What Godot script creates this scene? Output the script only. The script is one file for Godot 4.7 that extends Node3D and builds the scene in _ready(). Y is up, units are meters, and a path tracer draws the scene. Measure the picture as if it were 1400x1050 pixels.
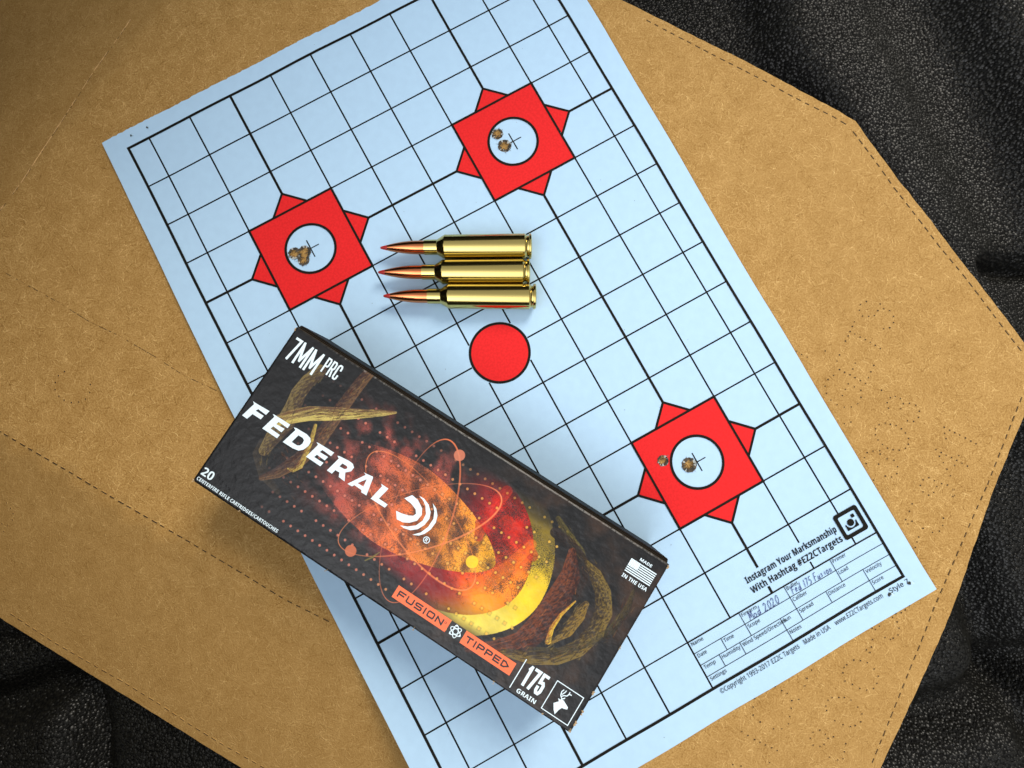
extends Node3D
# A paper sighting target, three rifle cartridges and a cartridge box on kraft board, on a black bed liner.
# World: x right, z towards the lower edge of the picture, y up. Shapes are worked out in millimetres.

const MM := 0.001
const CU := 113.380
const CV := 245.541
const YAW := -0.502476
const SV := 0.99715
const BOX_H := 37.7
const BL := 202.61
const BW := 85.98

class MB:
	var v := PackedVector3Array()
	var n := PackedVector3Array()
	var uv := PackedVector2Array()
	var c := PackedColorArray()
	var off := Vector3.ZERO
	func _init(o := Vector3.ZERO) -> void:
		off = o
	# points in millimetres, front side where the normal looks
	func tri(a: Vector3, b: Vector3, d: Vector3, na: Vector3, nb: Vector3, nd: Vector3, col := Color.WHITE, ta := Vector2.ZERO, tb := Vector2.ZERO, td := Vector2.ZERO) -> void:
		var face := (b - a).cross(d - a)
		if face.dot(na + nb + nd) > 0.0:  # clockwise seen from the front
			var s := b; b = d; d = s
			s = nb; nb = nd; nd = s
			var t := tb; tb = td; td = t
		v.append_array([a * 0.001 - off, b * 0.001 - off, d * 0.001 - off])
		n.append_array([na, nb, nd])
		uv.append_array([ta, tb, td])
		c.append_array([col, col, col])
	func flat(a: Vector3, b: Vector3, d: Vector3, up: Vector3, col := Color.WHITE) -> void:
		var m := (b - a).cross(d - a).normalized()
		if m.dot(up) < 0.0:
			m = -m
		tri(a, b, d, m, m, m, col)
	func quad(a: Vector3, b: Vector3, d: Vector3, e: Vector3, up: Vector3, col := Color.WHITE) -> void:
		flat(a, b, d, up, col)
		flat(a, d, e, up, col)
	func box(lo: Vector3, hi: Vector3, col := Color.WHITE) -> void:
		var p := func(i: int) -> Vector3: return Vector3(hi.x if i & 1 else lo.x, hi.y if i & 2 else lo.y, hi.z if i & 4 else lo.z)
		quad(p.call(0), p.call(1), p.call(5), p.call(4), Vector3.DOWN, col)
		quad(p.call(2), p.call(3), p.call(7), p.call(6), Vector3.UP, col)
		quad(p.call(0), p.call(1), p.call(3), p.call(2), Vector3.FORWARD, col)
		quad(p.call(4), p.call(5), p.call(7), p.call(6), Vector3.BACK, col)
		quad(p.call(0), p.call(2), p.call(6), p.call(4), Vector3.LEFT, col)
		quad(p.call(1), p.call(3), p.call(7), p.call(5), Vector3.RIGHT, col)
	func mesh() -> ArrayMesh:
		var a := []
		a.resize(Mesh.ARRAY_MAX)
		a[Mesh.ARRAY_VERTEX] = v
		a[Mesh.ARRAY_NORMAL] = n
		a[Mesh.ARRAY_TEX_UV] = uv
		a[Mesh.ARRAY_COLOR] = c
		var m := ArrayMesh.new()
		m.add_surface_from_arrays(Mesh.PRIMITIVE_TRIANGLES, a)
		return m

var rng := RandomNumberGenerator.new()
var wave := FastNoiseLite.new()
var M := {}
var outline := PackedVector2Array([Vector2(-413.4,-328.3),Vector2(-2.1,-284.8),Vector2(40.2,-261.1),Vector2(73,-240.8),Vector2(102.4,-221.9),Vector2(123,-208.8),Vector2(140.4,-197),Vector2(158.1,-184.6),Vector2(174.1,-173.3),Vector2(182,-167.3),Vector2(191,-151.9),Vector2(202.5,-133.7),Vector2(215.7,-115.2),Vector2(227.9,-97.8),Vector2(243.3,-77.9),Vector2(266.5,-48),Vector2(276,-36),Vector2(276.8,-32.2),Vector2(266.6,-9.2),Vector2(246.9,32.6),Vector2(188,171.9),Vector2(180,193.9),Vector2(-116,205.1),Vector2(-153.6,184.1),Vector2(-297.1,104),Vector2(-356.2,71.1)])

# ---------------------------------------------------------------- helpers

func put(parent: Node, called: String, mb: MB, mat: Material, stuff := false) -> MeshInstance3D:
	var o := MeshInstance3D.new()
	o.name = called
	o.mesh = mb.mesh()
	o.material_override = mat
	parent.add_child(o, true)
	if stuff:
		o.set_meta("kind", "stuff")
	return o

func thing(called: String, label: String, category: String, at: Vector3, turn := 0.0, group := "") -> Node3D:
	var o := Node3D.new()
	o.name = called
	add_child(o, true)
	o.position = at
	o.rotation.y = turn
	o.set_meta("label", label)
	o.set_meta("category", category)
	if group:
		o.set_meta("group", group)
	return o

func mat(col: Color, rough := 0.7, metal := 0.0, spec := 0.5) -> StandardMaterial3D:
	var m := StandardMaterial3D.new()
	m.albedo_color = col
	m.roughness = rough
	m.metallic = metal
	m.metallic_specular = spec
	return m

func noise(kind: int, freq: float, octaves: int, seed_: int) -> FastNoiseLite:
	var f := FastNoiseLite.new()
	f.noise_type = kind as FastNoiseLite.NoiseType
	f.frequency = freq
	f.seed = seed_
	f.fractal_type = FastNoiseLite.FRACTAL_FBM if octaves > 1 else FastNoiseLite.FRACTAL_NONE
	f.fractal_octaves = octaves
	return f

func tex(im: Image) -> ImageTexture:
	im.generate_mipmaps()
	return ImageTexture.create_from_image(im)

# a polygon with holes, cut along a square net so that it can lie on a curved sheet
func fill(outer: PackedVector2Array, holes: Array, cell: float, each: Callable) -> void:
	var lo := outer[0]
	var hi := outer[0]
	for p in outer:
		lo = lo.min(p)
		hi = hi.max(p)
	var x0 := floori(lo.x / cell - 0.37)
	var y0 := floori(lo.y / cell - 0.37)
	var x1 := floori(hi.x / cell - 0.37)
	var y1 := floori(hi.y / cell - 0.37)
	for j in range(y0, y1 + 1):
		for i in range(x0, x1 + 1):
			var r := Rect2((i + 0.37) * cell, (j + 0.37) * cell, cell, cell)
			var todo: Array = Geometry2D.intersect_polygons(outer, rect(r))
			for h in holes:
				var hl: Vector2 = h[0]
				var hh: Vector2 = h[0]
				for p in h:
					hl = hl.min(p)
					hh = hh.max(p)
				if not r.grow(0.01).intersects(Rect2(hl, hh - hl)):
					continue
				var mid := (hl + hh) / 2.0
				var next := []
				for part in todo:
					for half in [Rect2(mid.x - 1e3, mid.y - 1e3, 1e3, 2e3), Rect2(mid.x, mid.y - 1e3, 1e3, 2e3)]:
						for piece in Geometry2D.intersect_polygons(part, rect(half)):
							for q in Geometry2D.clip_polygons(piece, h):
								next.append(q)
				todo = next
			for part in todo:
				var ids := Geometry2D.triangulate_polygon(part)
				for k in range(0, ids.size(), 3):
					each.call(part[ids[k]], part[ids[k + 1]], part[ids[k + 2]])

func rect(r: Rect2) -> PackedVector2Array:
	return PackedVector2Array([r.position, r.position + Vector2(r.size.x, 0), r.end, r.position + Vector2(0, r.size.y)])

func circle(c: Vector2, r: float, n := 48) -> PackedVector2Array:
	var o := PackedVector2Array()
	for i in n:
		o.append(c + Vector2.from_angle(TAU * i / n) * r)
	return o

func ragged(c: Vector2, r: float, rough: float) -> PackedVector2Array:
	var o := PackedVector2Array()
	for i in 26:
		o.append(c + Vector2.from_angle(TAU * i / 26.0) * r * (1.0 + rng.randf_range(-rough, rough)))
	return o

func bar(a: Vector2, b: Vector2, w: float) -> PackedVector2Array:
	var s := (b - a).orthogonal().normalized() * w / 2.0
	return PackedVector2Array([a + s, b + s, b - s, a - s])

# strokes of a pen: the outlines of a widened line, then its holes
func stroke(pts: PackedVector2Array, w: float, joint := Geometry2D.JOIN_MITER, ends := Geometry2D.END_BUTT) -> Array:
	var solid := []
	var holes := []
	for p in Geometry2D.offset_polyline(pts, w / 2.0, joint, ends):
		(holes if Geometry2D.is_polygon_clockwise(p) else solid).append(p)
	return [solid, holes]

var glyph_cache := {}
# triangles of a line of type: x from 0, y up from the base line, in units of the cap height
func glyphs(s: String, bold: bool) -> PackedVector2Array:
	var raw := func(t: String) -> PackedVector2Array:
		var f := SystemFont.new()
		f.font_names = PackedStringArray(["Droid Sans"])
		f.font_weight = 700 if bold else 400
		var tm := TextMesh.new()
		tm.font = f
		tm.font_size = 96
		tm.pixel_size = 0.01
		tm.depth = 0.0
		tm.curve_step = 2.0
		tm.text = t
		var a := tm.get_mesh_arrays()
		var vs: PackedVector3Array = a[Mesh.ARRAY_VERTEX]
		var ns: PackedVector3Array = a[Mesh.ARRAY_NORMAL]
		var ix = a[Mesh.ARRAY_INDEX]
		var o := PackedVector2Array()
		if ix == null or ix.size() == 0:
			for k in range(0, vs.size(), 3):
				if ns[k].z > 0.5:
					for e in 3: o.append(Vector2(vs[k + e].x, vs[k + e].y))
		else:
			for k in range(0, ix.size(), 3):
				if ns[ix[k]].z > 0.5:
					for e in 3: o.append(Vector2(vs[ix[k + e]].x, vs[ix[k + e]].y))
		return o
	if not glyph_cache.has(bold):
		var h: PackedVector2Array = raw.call("H")
		var lo := 1e9
		var hi := -1e9
		for p in h:
			lo = minf(lo, p.y)
			hi = maxf(hi, p.y)
		glyph_cache[bold] = Vector2(lo, hi)
	var base: Vector2 = glyph_cache[bold]
	var t: PackedVector2Array = raw.call(s)
	var left := 1e9
	for p in t:
		left = minf(left, p.x)
	for i in t.size():
		t[i] = Vector2(t[i].x - left, t[i].y - base.x) / (base.y - base.x)
	return t

func type(s: String, bold: bool, at: Vector2, width: float, cap: float, each: Callable) -> void:
	var t := glyphs(s, bold)
	var right := 0.0
	for p in t:
		right = maxf(right, p.x)
	var sx := width / right if width > 0.0 else cap
	for k in range(0, t.size(), 3):
		each.call(at + Vector2(t[k].x * sx, -t[k].y * cap), at + Vector2(t[k + 1].x * sx, -t[k + 1].y * cap), at + Vector2(t[k + 2].x * sx, -t[k + 2].y * cap))

# ---------------------------------------------------------------- the sheets

# inches on the target print -> millimetres in the world (u to the right of the print, v down)
func on_paper(p: Vector2) -> Vector2:
	var u := p.x / 25.4
	var v := p.y / 25.4
	u -= (v - 6.0) / 10.0 * 0.08 * u / 10.0
	v -= 0.05 * u / 10.0 * pow(clampf(v, 0.0, 17.0) / 16.0, 3.0)
	var q := Vector2(u * 25.4 - CU, v * 25.4 * SV - CV)
	return q.rotated(YAW)

func paper_height(p: Vector2) -> float:
	var w := on_paper(p)
	var e := minf(minf(p.x + 11.5, 264.5 - p.x), minf(p.y + 10.2, 418.5 - p.y))
	return wave.get_noise_2d(w.x, w.y) * 0.45 + 0.8 * exp(-maxf(e, 0.0) / 32.0) * (1.0 + wave.get_noise_2d(w.x * 2.0 + 400.0, w.y * 2.0))

func paper_point(p: Vector2, lift: float) -> Vector3:
	var w := on_paper(p)
	return Vector3(w.x, paper_height(p) + lift, w.y)

func paper_normal(p: Vector2) -> Vector3:
	var a := paper_point(p, 0)
	return (paper_point(p + Vector2(0, 3), 0) - a).cross(paper_point(p + Vector2(3, 0), 0) - a).normalized()

func paper_tri(mb: MB, lift: float) -> Callable:
	return func(a: Vector2, b: Vector2, d: Vector2) -> void:
		mb.tri(paper_point(a, lift), paper_point(b, lift), paper_point(d, lift), paper_normal(a), paper_normal(b), paper_normal(d))

func board_height(w: Vector2) -> float:
	var h := -0.95 + 0.16 * wave.get_noise_2d(w.x * 1.3 + 900.0, w.y * 1.3)
	# the flaps beyond the upper left crease and the lower left perforation hang down, the right end bends up
	h -= 0.19 * maxf(0.0, (w - Vector2(-287.7, -125.4)).dot(Vector2(-0.824, -0.566)))
	h -= 0.30 * maxf(0.0, (w - Vector2(-277.0, -1.0)).dot(Vector2(-0.497, 0.868)))
	var d := maxf(0.0, (w - Vector2(36.0, -249.0)).dot(Vector2(0.877, -0.481)) - 4.0)
	var f := maxf(0.0, (w - Vector2(214.7, 77.8)).dot(Vector2(0.481, 0.877)) - 5.0)
	h -= 0.24 * f * f / (f + 25.0)
	var t := clampf(1.0 - ((w - Vector2(36.0, -249.0)).dot(Vector2(0.481, 0.877)) - 170.0) / 200.0, 0.0, 1.0)
	h += 0.20 * d * d / (d + 30.0) * t * t * (3.0 - 2.0 * t)
	return h

func board_normal(w: Vector2) -> Vector3:
	var h := board_height(w)
	return Vector3(h - board_height(w + Vector2(2, 0)), 2.0, h - board_height(w + Vector2(0, 2))).normalized()

func board_point(w: Vector2, lift: float) -> Vector3:
	return Vector3(w.x, board_height(w) + lift, w.y)

func resample(pts: PackedVector2Array, step: float, closed: bool) -> PackedVector2Array:
	var o := PackedVector2Array()
	for i in (pts.size() if closed else pts.size() - 1):
		var a := pts[i]
		var b := pts[(i + 1) % pts.size()]
		var k := maxi(1, roundi(a.distance_to(b) / step))
		for j in k:
			o.append(a.lerp(b, float(j) / k))
	if not closed:
		o.append(pts[-1])
	return o

func line_distance(w: Vector2, pts: PackedVector2Array) -> float:
	var best := 1e9
	for i in pts.size() - 1:
		best = minf(best, w.distance_squared_to(Geometry2D.get_closest_point_to_segment(w, pts[i], pts[i + 1])))
	return sqrt(best)

# distance from a line running down the picture, positive on its right
func side_distance(w: Vector2, pts: PackedVector2Array) -> float:
	var last := pts.size() - 2
	for i in pts.size() - 1:
		if w.y < pts[i + 1].y or i == last:
			var d := pts[i + 1] - pts[i]
			var x := pts[i].x + d.x * (w.y - pts[i].y) / d.y
			return (w.x - x) * d.y / d.length()
	return 0.0

# ---------------------------------------------------------------- scene

func _ready() -> void:
	rng.seed = 7
	wave = noise(FastNoiseLite.TYPE_SIMPLEX_SMOOTH, 1.0 / 150.0, 1, 3)

	var cam := Camera3D.new()
	cam.name = "camera"
	cam.transform = Transform3D(Basis(Vector3(0.9999611,-0.0087172,0.0013224), -Vector3(-0.0021599,-0.0967753,0.9953039), -Vector3(-0.0085483,-0.9952681,-0.0967904)), Vector3(0, 280.325 * MM, 0))
	cam.fov = rad_to_deg(2.0 * atan(525.0 / 720.0))
	cam.near = 0.02
	cam.far = 50.0
	add_child(cam)

	var env := Environment.new()
	env.background_mode = Environment.BG_SKY
	var sky := Sky.new()
	var sm := PanoramaSkyMaterial.new()
	sm.panorama = make_sky()
	sm.energy_multiplier = 1.0
	sky.sky_material = sm
	env.sky = sky
	env.tonemap_mode = Environment.TONE_MAPPER_LINEAR
	env.tonemap_exposure = 1.75
	env.sdfgi_enabled = true
	env.ssao_enabled = true
	env.ssil_enabled = true
	var we := WorldEnvironment.new()
	we.name = "environment"
	we.environment = env
	add_child(we)

	var sun := DirectionalLight3D.new()
	sun.name = "sun"
	sun.light_energy = 0.55
	sun.light_angular_distance = 26.0
	sun.light_color = Color(1.0, 0.97, 0.92)
	sun.shadow_enabled = true
	add_child(sun)
	sun.look_at_from_position(SUN, Vector3.ZERO)

	make_materials()
	make_liner()
	make_walls()
	make_board()
	make_target()
	var base_y := 0.2
	make_cartridge(Vector2(8.2, -100.6), Vector2(-72.8, -100.1), base_y, "uppermost brass rifle cartridge of three, pointing left on the target paper")
	make_cartridge(Vector2(7.2, -86.7), Vector2(-73.7, -86.6), base_y, "middle brass rifle cartridge, lying between the other two on the target paper")
	make_cartridge(Vector2(10.4, -73.1), Vector2(-70.6, -73.7), base_y, "lowest brass rifle cartridge of three, set back right, just above the plain red dot")
	make_box()

# overcast: bright round the hidden sun, duller overhead and away from it
func make_sky() -> ImageTexture:
	var w := 512
	var h := 256
	var im := Image.create(w, h, false, Image.FORMAT_RGBF)
	var cloud := noise(FastNoiseLite.TYPE_SIMPLEX_SMOOTH, 1.1, 4, 71)
	var s := SUN.normalized()
	for y in h:
		var el := PI / 2.0 - PI * (y + 0.5) / h
		for x in w:
			var az := TAU * (x + 0.5) / w
			var d := Vector3(-sin(az) * cos(el), sin(el), cos(az) * cos(el))
			var a := rad_to_deg(d.angle_to(s))
			var glow := exp(-pow(a / 27.0, 2.0)) * 3.0 + exp(-a / 60.0) * 0.22
			var c := cloud.get_noise_3d(d.x, d.y * 1.6, d.z) * 0.22 + 1.0
			var v := (0.22 + glow) * c
			if el < 0.0:
				v = 0.12
			im.set_pixel(x, y, Color(v * 0.97, v * 0.99, v * 1.03))
	return ImageTexture.create_from_image(im)

func make_materials() -> void:
	# kraft board: blotches, fibres and a felted relief
	var n := 2048
	var soft := noise(FastNoiseLite.TYPE_SIMPLEX_SMOOTH, 0.008, 4, 11).get_seamless_image(n, n)
	var fine := noise(FastNoiseLite.TYPE_SIMPLEX, 0.11, 3, 12).get_seamless_image(n, n)
	var im := Image.create(n, n, false, Image.FORMAT_RGB8)
	var hm := Image.create(n, n, false, Image.FORMAT_RGB8)
	var sd := soft.get_data()
	var fd := fine.get_data()
	var data := PackedByteArray()
	data.resize(n * n * 3)
	var hd := PackedByteArray()
	hd.resize(n * n * 3)
	for i in n * n:
		var f := fd[i] - 128
		var t := (sd[i] - 128) * 0.06 + f * 0.13
		data[i * 3] = 163 + int(t)
		data[i * 3 + 1] = 126 + int(t)
		data[i * 3 + 2] = 70 + int(t * 0.9)
		hd[i * 3] = 128 + int(f * 0.22)
	# felted fibres lighter and darker than the pulp
	for k in 52000:
		var p := Vector2(rng.randf() * n, rng.randf() * n)
		var d := Vector2.from_angle(rng.randf() * TAU)
		var bend := rng.randf_range(-0.05, 0.05)
		var gain := rng.randf_range(-19.0, 25.0)
		if k % 30 == 0: gain *= 2.0
		var wide := 2 if k % 3 else 1
		for s in rng.randi_range(8, 34):
			for e in wide:
				var at := (posmod(int(p.y) + e, n) * n + posmod(int(p.x) + e, n)) * 3
				data[at] = clampi(int(data[at] + gain), 0, 255)
				data[at + 1] = clampi(int(data[at + 1] + gain), 0, 255)
				data[at + 2] = clampi(int(data[at + 2] + gain * 0.9), 0, 255)
				hd[at] = clampi(int(hd[at] + gain * 1.4), 0, 255)
			p += d
			d = d.rotated(bend)
	for k in 260:
		var at := rng.randi_range(0, n * n - 1) * 3
		for e in 3:
			data[at + e] = int(data[at + e] * 0.4)
	im.set_data(n, n, false, Image.FORMAT_RGB8, data)
	hm.set_data(n, n, false, Image.FORMAT_RGB8, hd)
	var kraft := mat(Color.WHITE, 0.82, 0.0, 0.35)
	kraft.albedo_texture = tex(im)
	kraft.uv1_triplanar = true
	kraft.uv1_world_triplanar = true
	kraft.uv1_scale = Vector3.ONE * (1.0 / 0.32)
	kraft.heightmap_enabled = true
	kraft.heightmap_texture = tex(hm)
	kraft.heightmap_scale = 0.05
	M.kraft = kraft
	M.kraft_edge = mat(Color(0.60, 0.46, 0.28), 0.9)
	M.slit = mat(Color(0.19, 0.13, 0.065), 0.95)
	M.burr = mat(Color(0.80, 0.64, 0.42), 0.9)

	# moulded liner: pebbled plastic
	n = 1024
	var ld := PackedByteArray()
	ld.resize(n * n * 3)
	ld.fill(40)
	for k in 11000:
		var cx := rng.randf() * n
		var cy := rng.randf() * n
		var r := rng.randf_range(4.5, 8.0)
		var squash := rng.randf_range(0.7, 1.3)
		var turn := rng.randf() * PI
		var ca := cos(turn)
		var sa := sin(turn)
		var peak := rng.randf_range(120.0, 240.0)
		for y in range(int(cy - r * 1.4), int(cy + r * 1.4) + 1):
			for x in range(int(cx - r * 1.4), int(cx + r * 1.4) + 1):
				var dx := (x - cx) * ca + (y - cy) * sa
				var dy := (y - cy) * ca - (x - cx) * sa
				var q := 1.0 - (dx * dx * squash + dy * dy / squash) / (r * r)
				if q <= 0.0: continue
				var at := (posmod(y, n) * n + posmod(x, n)) * 3
				var h := int(40.0 + peak * sqrt(q) * 0.85)
				if h > ld[at]: ld[at] = mini(h, 255)
	var lm := Image.create_from_data(n, n, false, Image.FORMAT_RGB8, ld)
	var liner := mat(Color(0.05, 0.049, 0.044), 0.5, 0.0, 0.2)
	liner.uv1_triplanar = true
	liner.uv1_world_triplanar = true
	liner.uv1_scale = Vector3.ONE * (1.0 / 0.10)
	liner.heightmap_enabled = true
	liner.heightmap_texture = tex(lm)
	liner.heightmap_scale = 0.10
	M.liner = liner
	M.pebble = mat(Color(0.075, 0.072, 0.058), 0.34, 0.0, 0.33)

	# paper and inks
	var pn := noise(FastNoiseLite.TYPE_SIMPLEX, 0.02, 4, 31).get_seamless_image(512, 512)
	var pd := pn.get_data()
	var pp := PackedByteArray()
	pp.resize(512 * 512 * 3)
	for i in 512 * 512:
		var t := (pd[i] - 128) * 0.02 + rng.randf_range(-2.0, 2.0)
		pp[i * 3] = clampi(int(248 + t), 0, 255)
		pp[i * 3 + 1] = clampi(int(248 + t), 0, 255)
		pp[i * 3 + 2] = clampi(int(248 + t * 0.8), 0, 255)
	var ptex := tex(Image.create_from_data(512, 512, false, Image.FORMAT_RGB8, pp))
	var paper := mat(Color(0.695, 0.82, 0.92), 0.8, 0.0, 0.25)
	paper.albedo_texture = ptex
	paper.uv1_triplanar = true
	paper.uv1_world_triplanar = true
	paper.uv1_scale = Vector3.ONE * (1.0 / 0.09)
	M.paper = paper
	M.ink = mat(Color(0.10, 0.095, 0.08), 0.7, 0.0, 0.2)
	M.thin_ink = mat(Color(0.07, 0.066, 0.055), 0.7, 0.0, 0.2)
	var red := mat(Color(0.90, 0.175, 0.18), 0.7, 0.0, 0.22)
	var rn := noise(FastNoiseLite.TYPE_SIMPLEX, 0.05, 4, 32).get_seamless_image(512, 512).get_data()
	var rp := PackedByteArray()
	rp.resize(512 * 512 * 3)
	for i in 512 * 512:
		var t := (rn[i] - 128) * 0.13 + rng.randf_range(-9.0, 9.0)
		rp[i * 3] = clampi(int(240 + t * 0.6), 0, 255)
		rp[i * 3 + 1] = clampi(int(228 + t * 0.9), 0, 255)
		rp[i * 3 + 2] = clampi(int(228 + t * 0.9), 0, 255)
	red.albedo_texture = tex(Image.create_from_data(512, 512, false, Image.FORMAT_RGB8, rp))
	red.uv1_triplanar = true
	red.uv1_world_triplanar = true
	red.uv1_scale = Vector3.ONE * (1.0 / 0.05)
	M.red = red
	M.pen = mat(Color(0.13, 0.16, 0.42), 0.6)
	var torn := mat(Color.WHITE, 0.9)
	torn.vertex_color_use_as_albedo = true
	M.torn = torn

	# metals
	var scratch := noise(FastNoiseLite.TYPE_SIMPLEX, 0.03, 3, 41).get_seamless_image(256, 256)
	scratch.bump_map_to_normal_map(0.6)
	var brass := mat(Color(0.79, 0.71, 0.43), 0.15, 1.0)
	brass.normal_enabled = true
	brass.normal_texture = tex(scratch)
	brass.normal_scale = 0.10
	brass.uv1_triplanar = true
	brass.uv1_scale = Vector3(20, 90, 90)
	M.brass = brass
	var copper := mat(Color(0.82, 0.50, 0.32), 0.18, 1.0)
	copper.normal_enabled = true
	copper.normal_texture = brass.normal_texture
	copper.normal_scale = 0.12
	copper.uv1_triplanar = true
	copper.uv1_scale = Vector3(25, 90, 90)
	M.copper = copper
	M.tip = mat(Color(0.62, 0.11, 0.08), 0.35)

	# box card
	M.carton = mat(Color(0.07, 0.07, 0.07), 0.55, 0.0, 0.16)
	M.raw_card = mat(Color(0.66, 0.56, 0.42), 0.9)
	M.ply_edge = mat(Color(0.25, 0.205, 0.145), 0.9, 0.0, 0.2)
	M.white_print = mat(Color(0.86, 0.93, 0.96), 0.4)
	M.orange_print = mat(Color(0.95, 0.42, 0.22), 0.4)
	M.black_print = mat(Color(0.07, 0.06, 0.055), 0.4)

# ---------------------------------------------------------------- black bed liner

func make_liner() -> void:
	var grooves := [
	[PackedVector2Array([Vector2(276.9,-98),Vector2(283.6,-99.3),Vector2(310.4,-101.5),Vector2(332.8,-103.3)]), 6, 14],
	[PackedVector2Array([Vector2(257.7,53.5),Vector2(265.6,79.6),Vector2(270.6,94.7),Vector2(276.6,115.7),Vector2(285.6,134.9),Vector2(300.8,172)]), 14, 20],
	[PackedVector2Array([Vector2(178.4,170.5),Vector2(215.8,162.6),Vector2(237.4,159.8),Vector2(259.2,153.9),Vector2(287.5,140.8),Vector2(309.3,128.8)]), 14, 20],
	[PackedVector2Array([Vector2(-321.8,160.3),Vector2(-297,154.7),Vector2(-274.8,146.2),Vector2(-259.6,145.4),Vector2(-252.1,155.4),Vector2(-248.1,173.5),Vector2(-243,218.4)]), 12, 20],
	[PackedVector2Array([Vector2(-325.7,122.6),Vector2(-300.4,117.6),Vector2(-271.1,109.8)]), 3.5, 5]]
	var ribs := [
	[PackedVector2Array([Vector2(143.2,-338),Vector2(148.2,-287.6),Vector2(152.6,-268.6),Vector2(158.3,-242.3),Vector2(167.8,-225.6),Vector2(183.7,-201.7),Vector2(229,-116.5)]), 9, 20],
	[PackedVector2Array([Vector2(191.4,-341.4),Vector2(209.4,-287.1),Vector2(214.2,-279.4),Vector2(221.1,-251.1),Vector2(235.8,-214.1),Vector2(249.8,-172.5),Vector2(262.6,-142.4),Vector2(270.9,-121.5),Vector2(291.5,-73.7)]), 16, -18],
	[PackedVector2Array([Vector2(248.2,-340.8),Vector2(266.5,-290.3),Vector2(271.4,-275.1),Vector2(281.1,-245),Vector2(292.4,-217.3),Vector2(300.2,-190.1),Vector2(310.8,-158),Vector2(327.4,-105.8)]), 12, 26]]
	var xs := PackedFloat32Array()
	var zs := PackedFloat32Array()
	for x in [-1800.0, -1200.0, -800.0, -560.0, -460.0]: xs.append(x)
	for i in 221: xs.append(-410.0 + i * 4.0)
	for x in [520.0, 640.0, 800.0, 1200.0, 1800.0]: xs.append(x)
	for z in [-1800.0, -1200.0, -800.0, -560.0, -440.0]: zs.append(z)
	for i in 181: zs.append(-370.0 + i * 4.0)
	for z in [380.0, 480.0, 700.0, 1100.0, 1800.0]: zs.append(z)
	var bumps := noise(FastNoiseLite.TYPE_SIMPLEX_SMOOTH, 1.0 / 90.0, 2, 5)
	var hs := PackedFloat32Array()
	for z in zs:
		for x in xs:
			var w := Vector2(x, z)
			var h := -36.0 + bumps.get_noise_2d(x, z) * 0.2
			for g in ribs:
				h += g[2] * (0.5 + 0.5 * tanh(side_distance(w, g[0]) / g[1]))
			for g in grooves:
				var d: float = line_distance(w, g[0]) / g[1]
				if d < 3.0:
					h -= g[2] * exp(-d * d)
			hs.append(h)
	var mb := MB.new()
	var nx := xs.size()
	var at := func(i: int, j: int) -> Vector3: return Vector3(xs[i], hs[j * nx + i], zs[j])
	var norm := func(i: int, j: int) -> Vector3:
		var a: Vector3 = at.call(maxi(i - 1, 0), j)
		var b: Vector3 = at.call(mini(i + 1, nx - 1), j)
		var c: Vector3 = at.call(i, maxi(j - 1, 0))
		var d: Vector3 = at.call(i, mini(j + 1, zs.size() - 1))
		return (d - c).cross(b - a).normalized()
	var ns := PackedVector3Array()
	for j in zs.size():
		for i in nx:
			ns.append(norm.call(i, j))
	for j in zs.size() - 1:
		for i in nx - 1:
			var a: Vector3 = at.call(i, j)
			var b: Vector3 = at.call(i + 1, j)
			var c: Vector3 = at.call(i + 1, j + 1)
			var d: Vector3 = at.call(i, j + 1)
			var k := j * nx + i
			mb.tri(a, b, c, ns[k], ns[k + 1], ns[k + nx + 1])
			mb.tri(a, c, d, ns[k], ns[k + nx + 1], ns[k + nx])
	var o := put(self, "bed_liner", mb, M.liner)
	# the pebbled grain where the board leaves the liner bare
	var dome := MB.new()
	var rows := [[1.0, 0.0], [0.8, 0.34], [0.45, 0.44], [0.0, 0.47]]
	for r in 3:
		for k in 7:
			var pa := Vector2.from_angle(TAU * k / 7.0)
			var pb := Vector2.from_angle(TAU * (k + 1) / 7.0)
			var r0: float = rows[r][0]
			var r1: float = rows[r + 1][0]
			var y0: float = rows[r][1]
			var y1: float = rows[r + 1][1]
			var v := [Vector3(pa.x * r0, y0, pa.y * r0), Vector3(pb.x * r0, y0, pb.y * r0), Vector3(pb.x * r1, y1, pb.y * r1), Vector3(pa.x * r1, y1, pa.y * r1)]
			var m := []
			for q in v: m.append((q * Vector3(1, 0, 1) * (1.0 if q.y < 0.1 else 0.4) + Vector3(0, 0.9, 0)).normalized())
			dome.tri(v[0], v[1], v[2], m[0], m[1], m[2])
			if r < 2: dome.tri(v[0], v[2], v[3], m[0], m[2], m[3])
	var inner: PackedVector2Array = Geometry2D.offset_polygon(outline, -26.0)[0]
	var spots: Array[Transform3D] = []
	var z := -360.0
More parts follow.
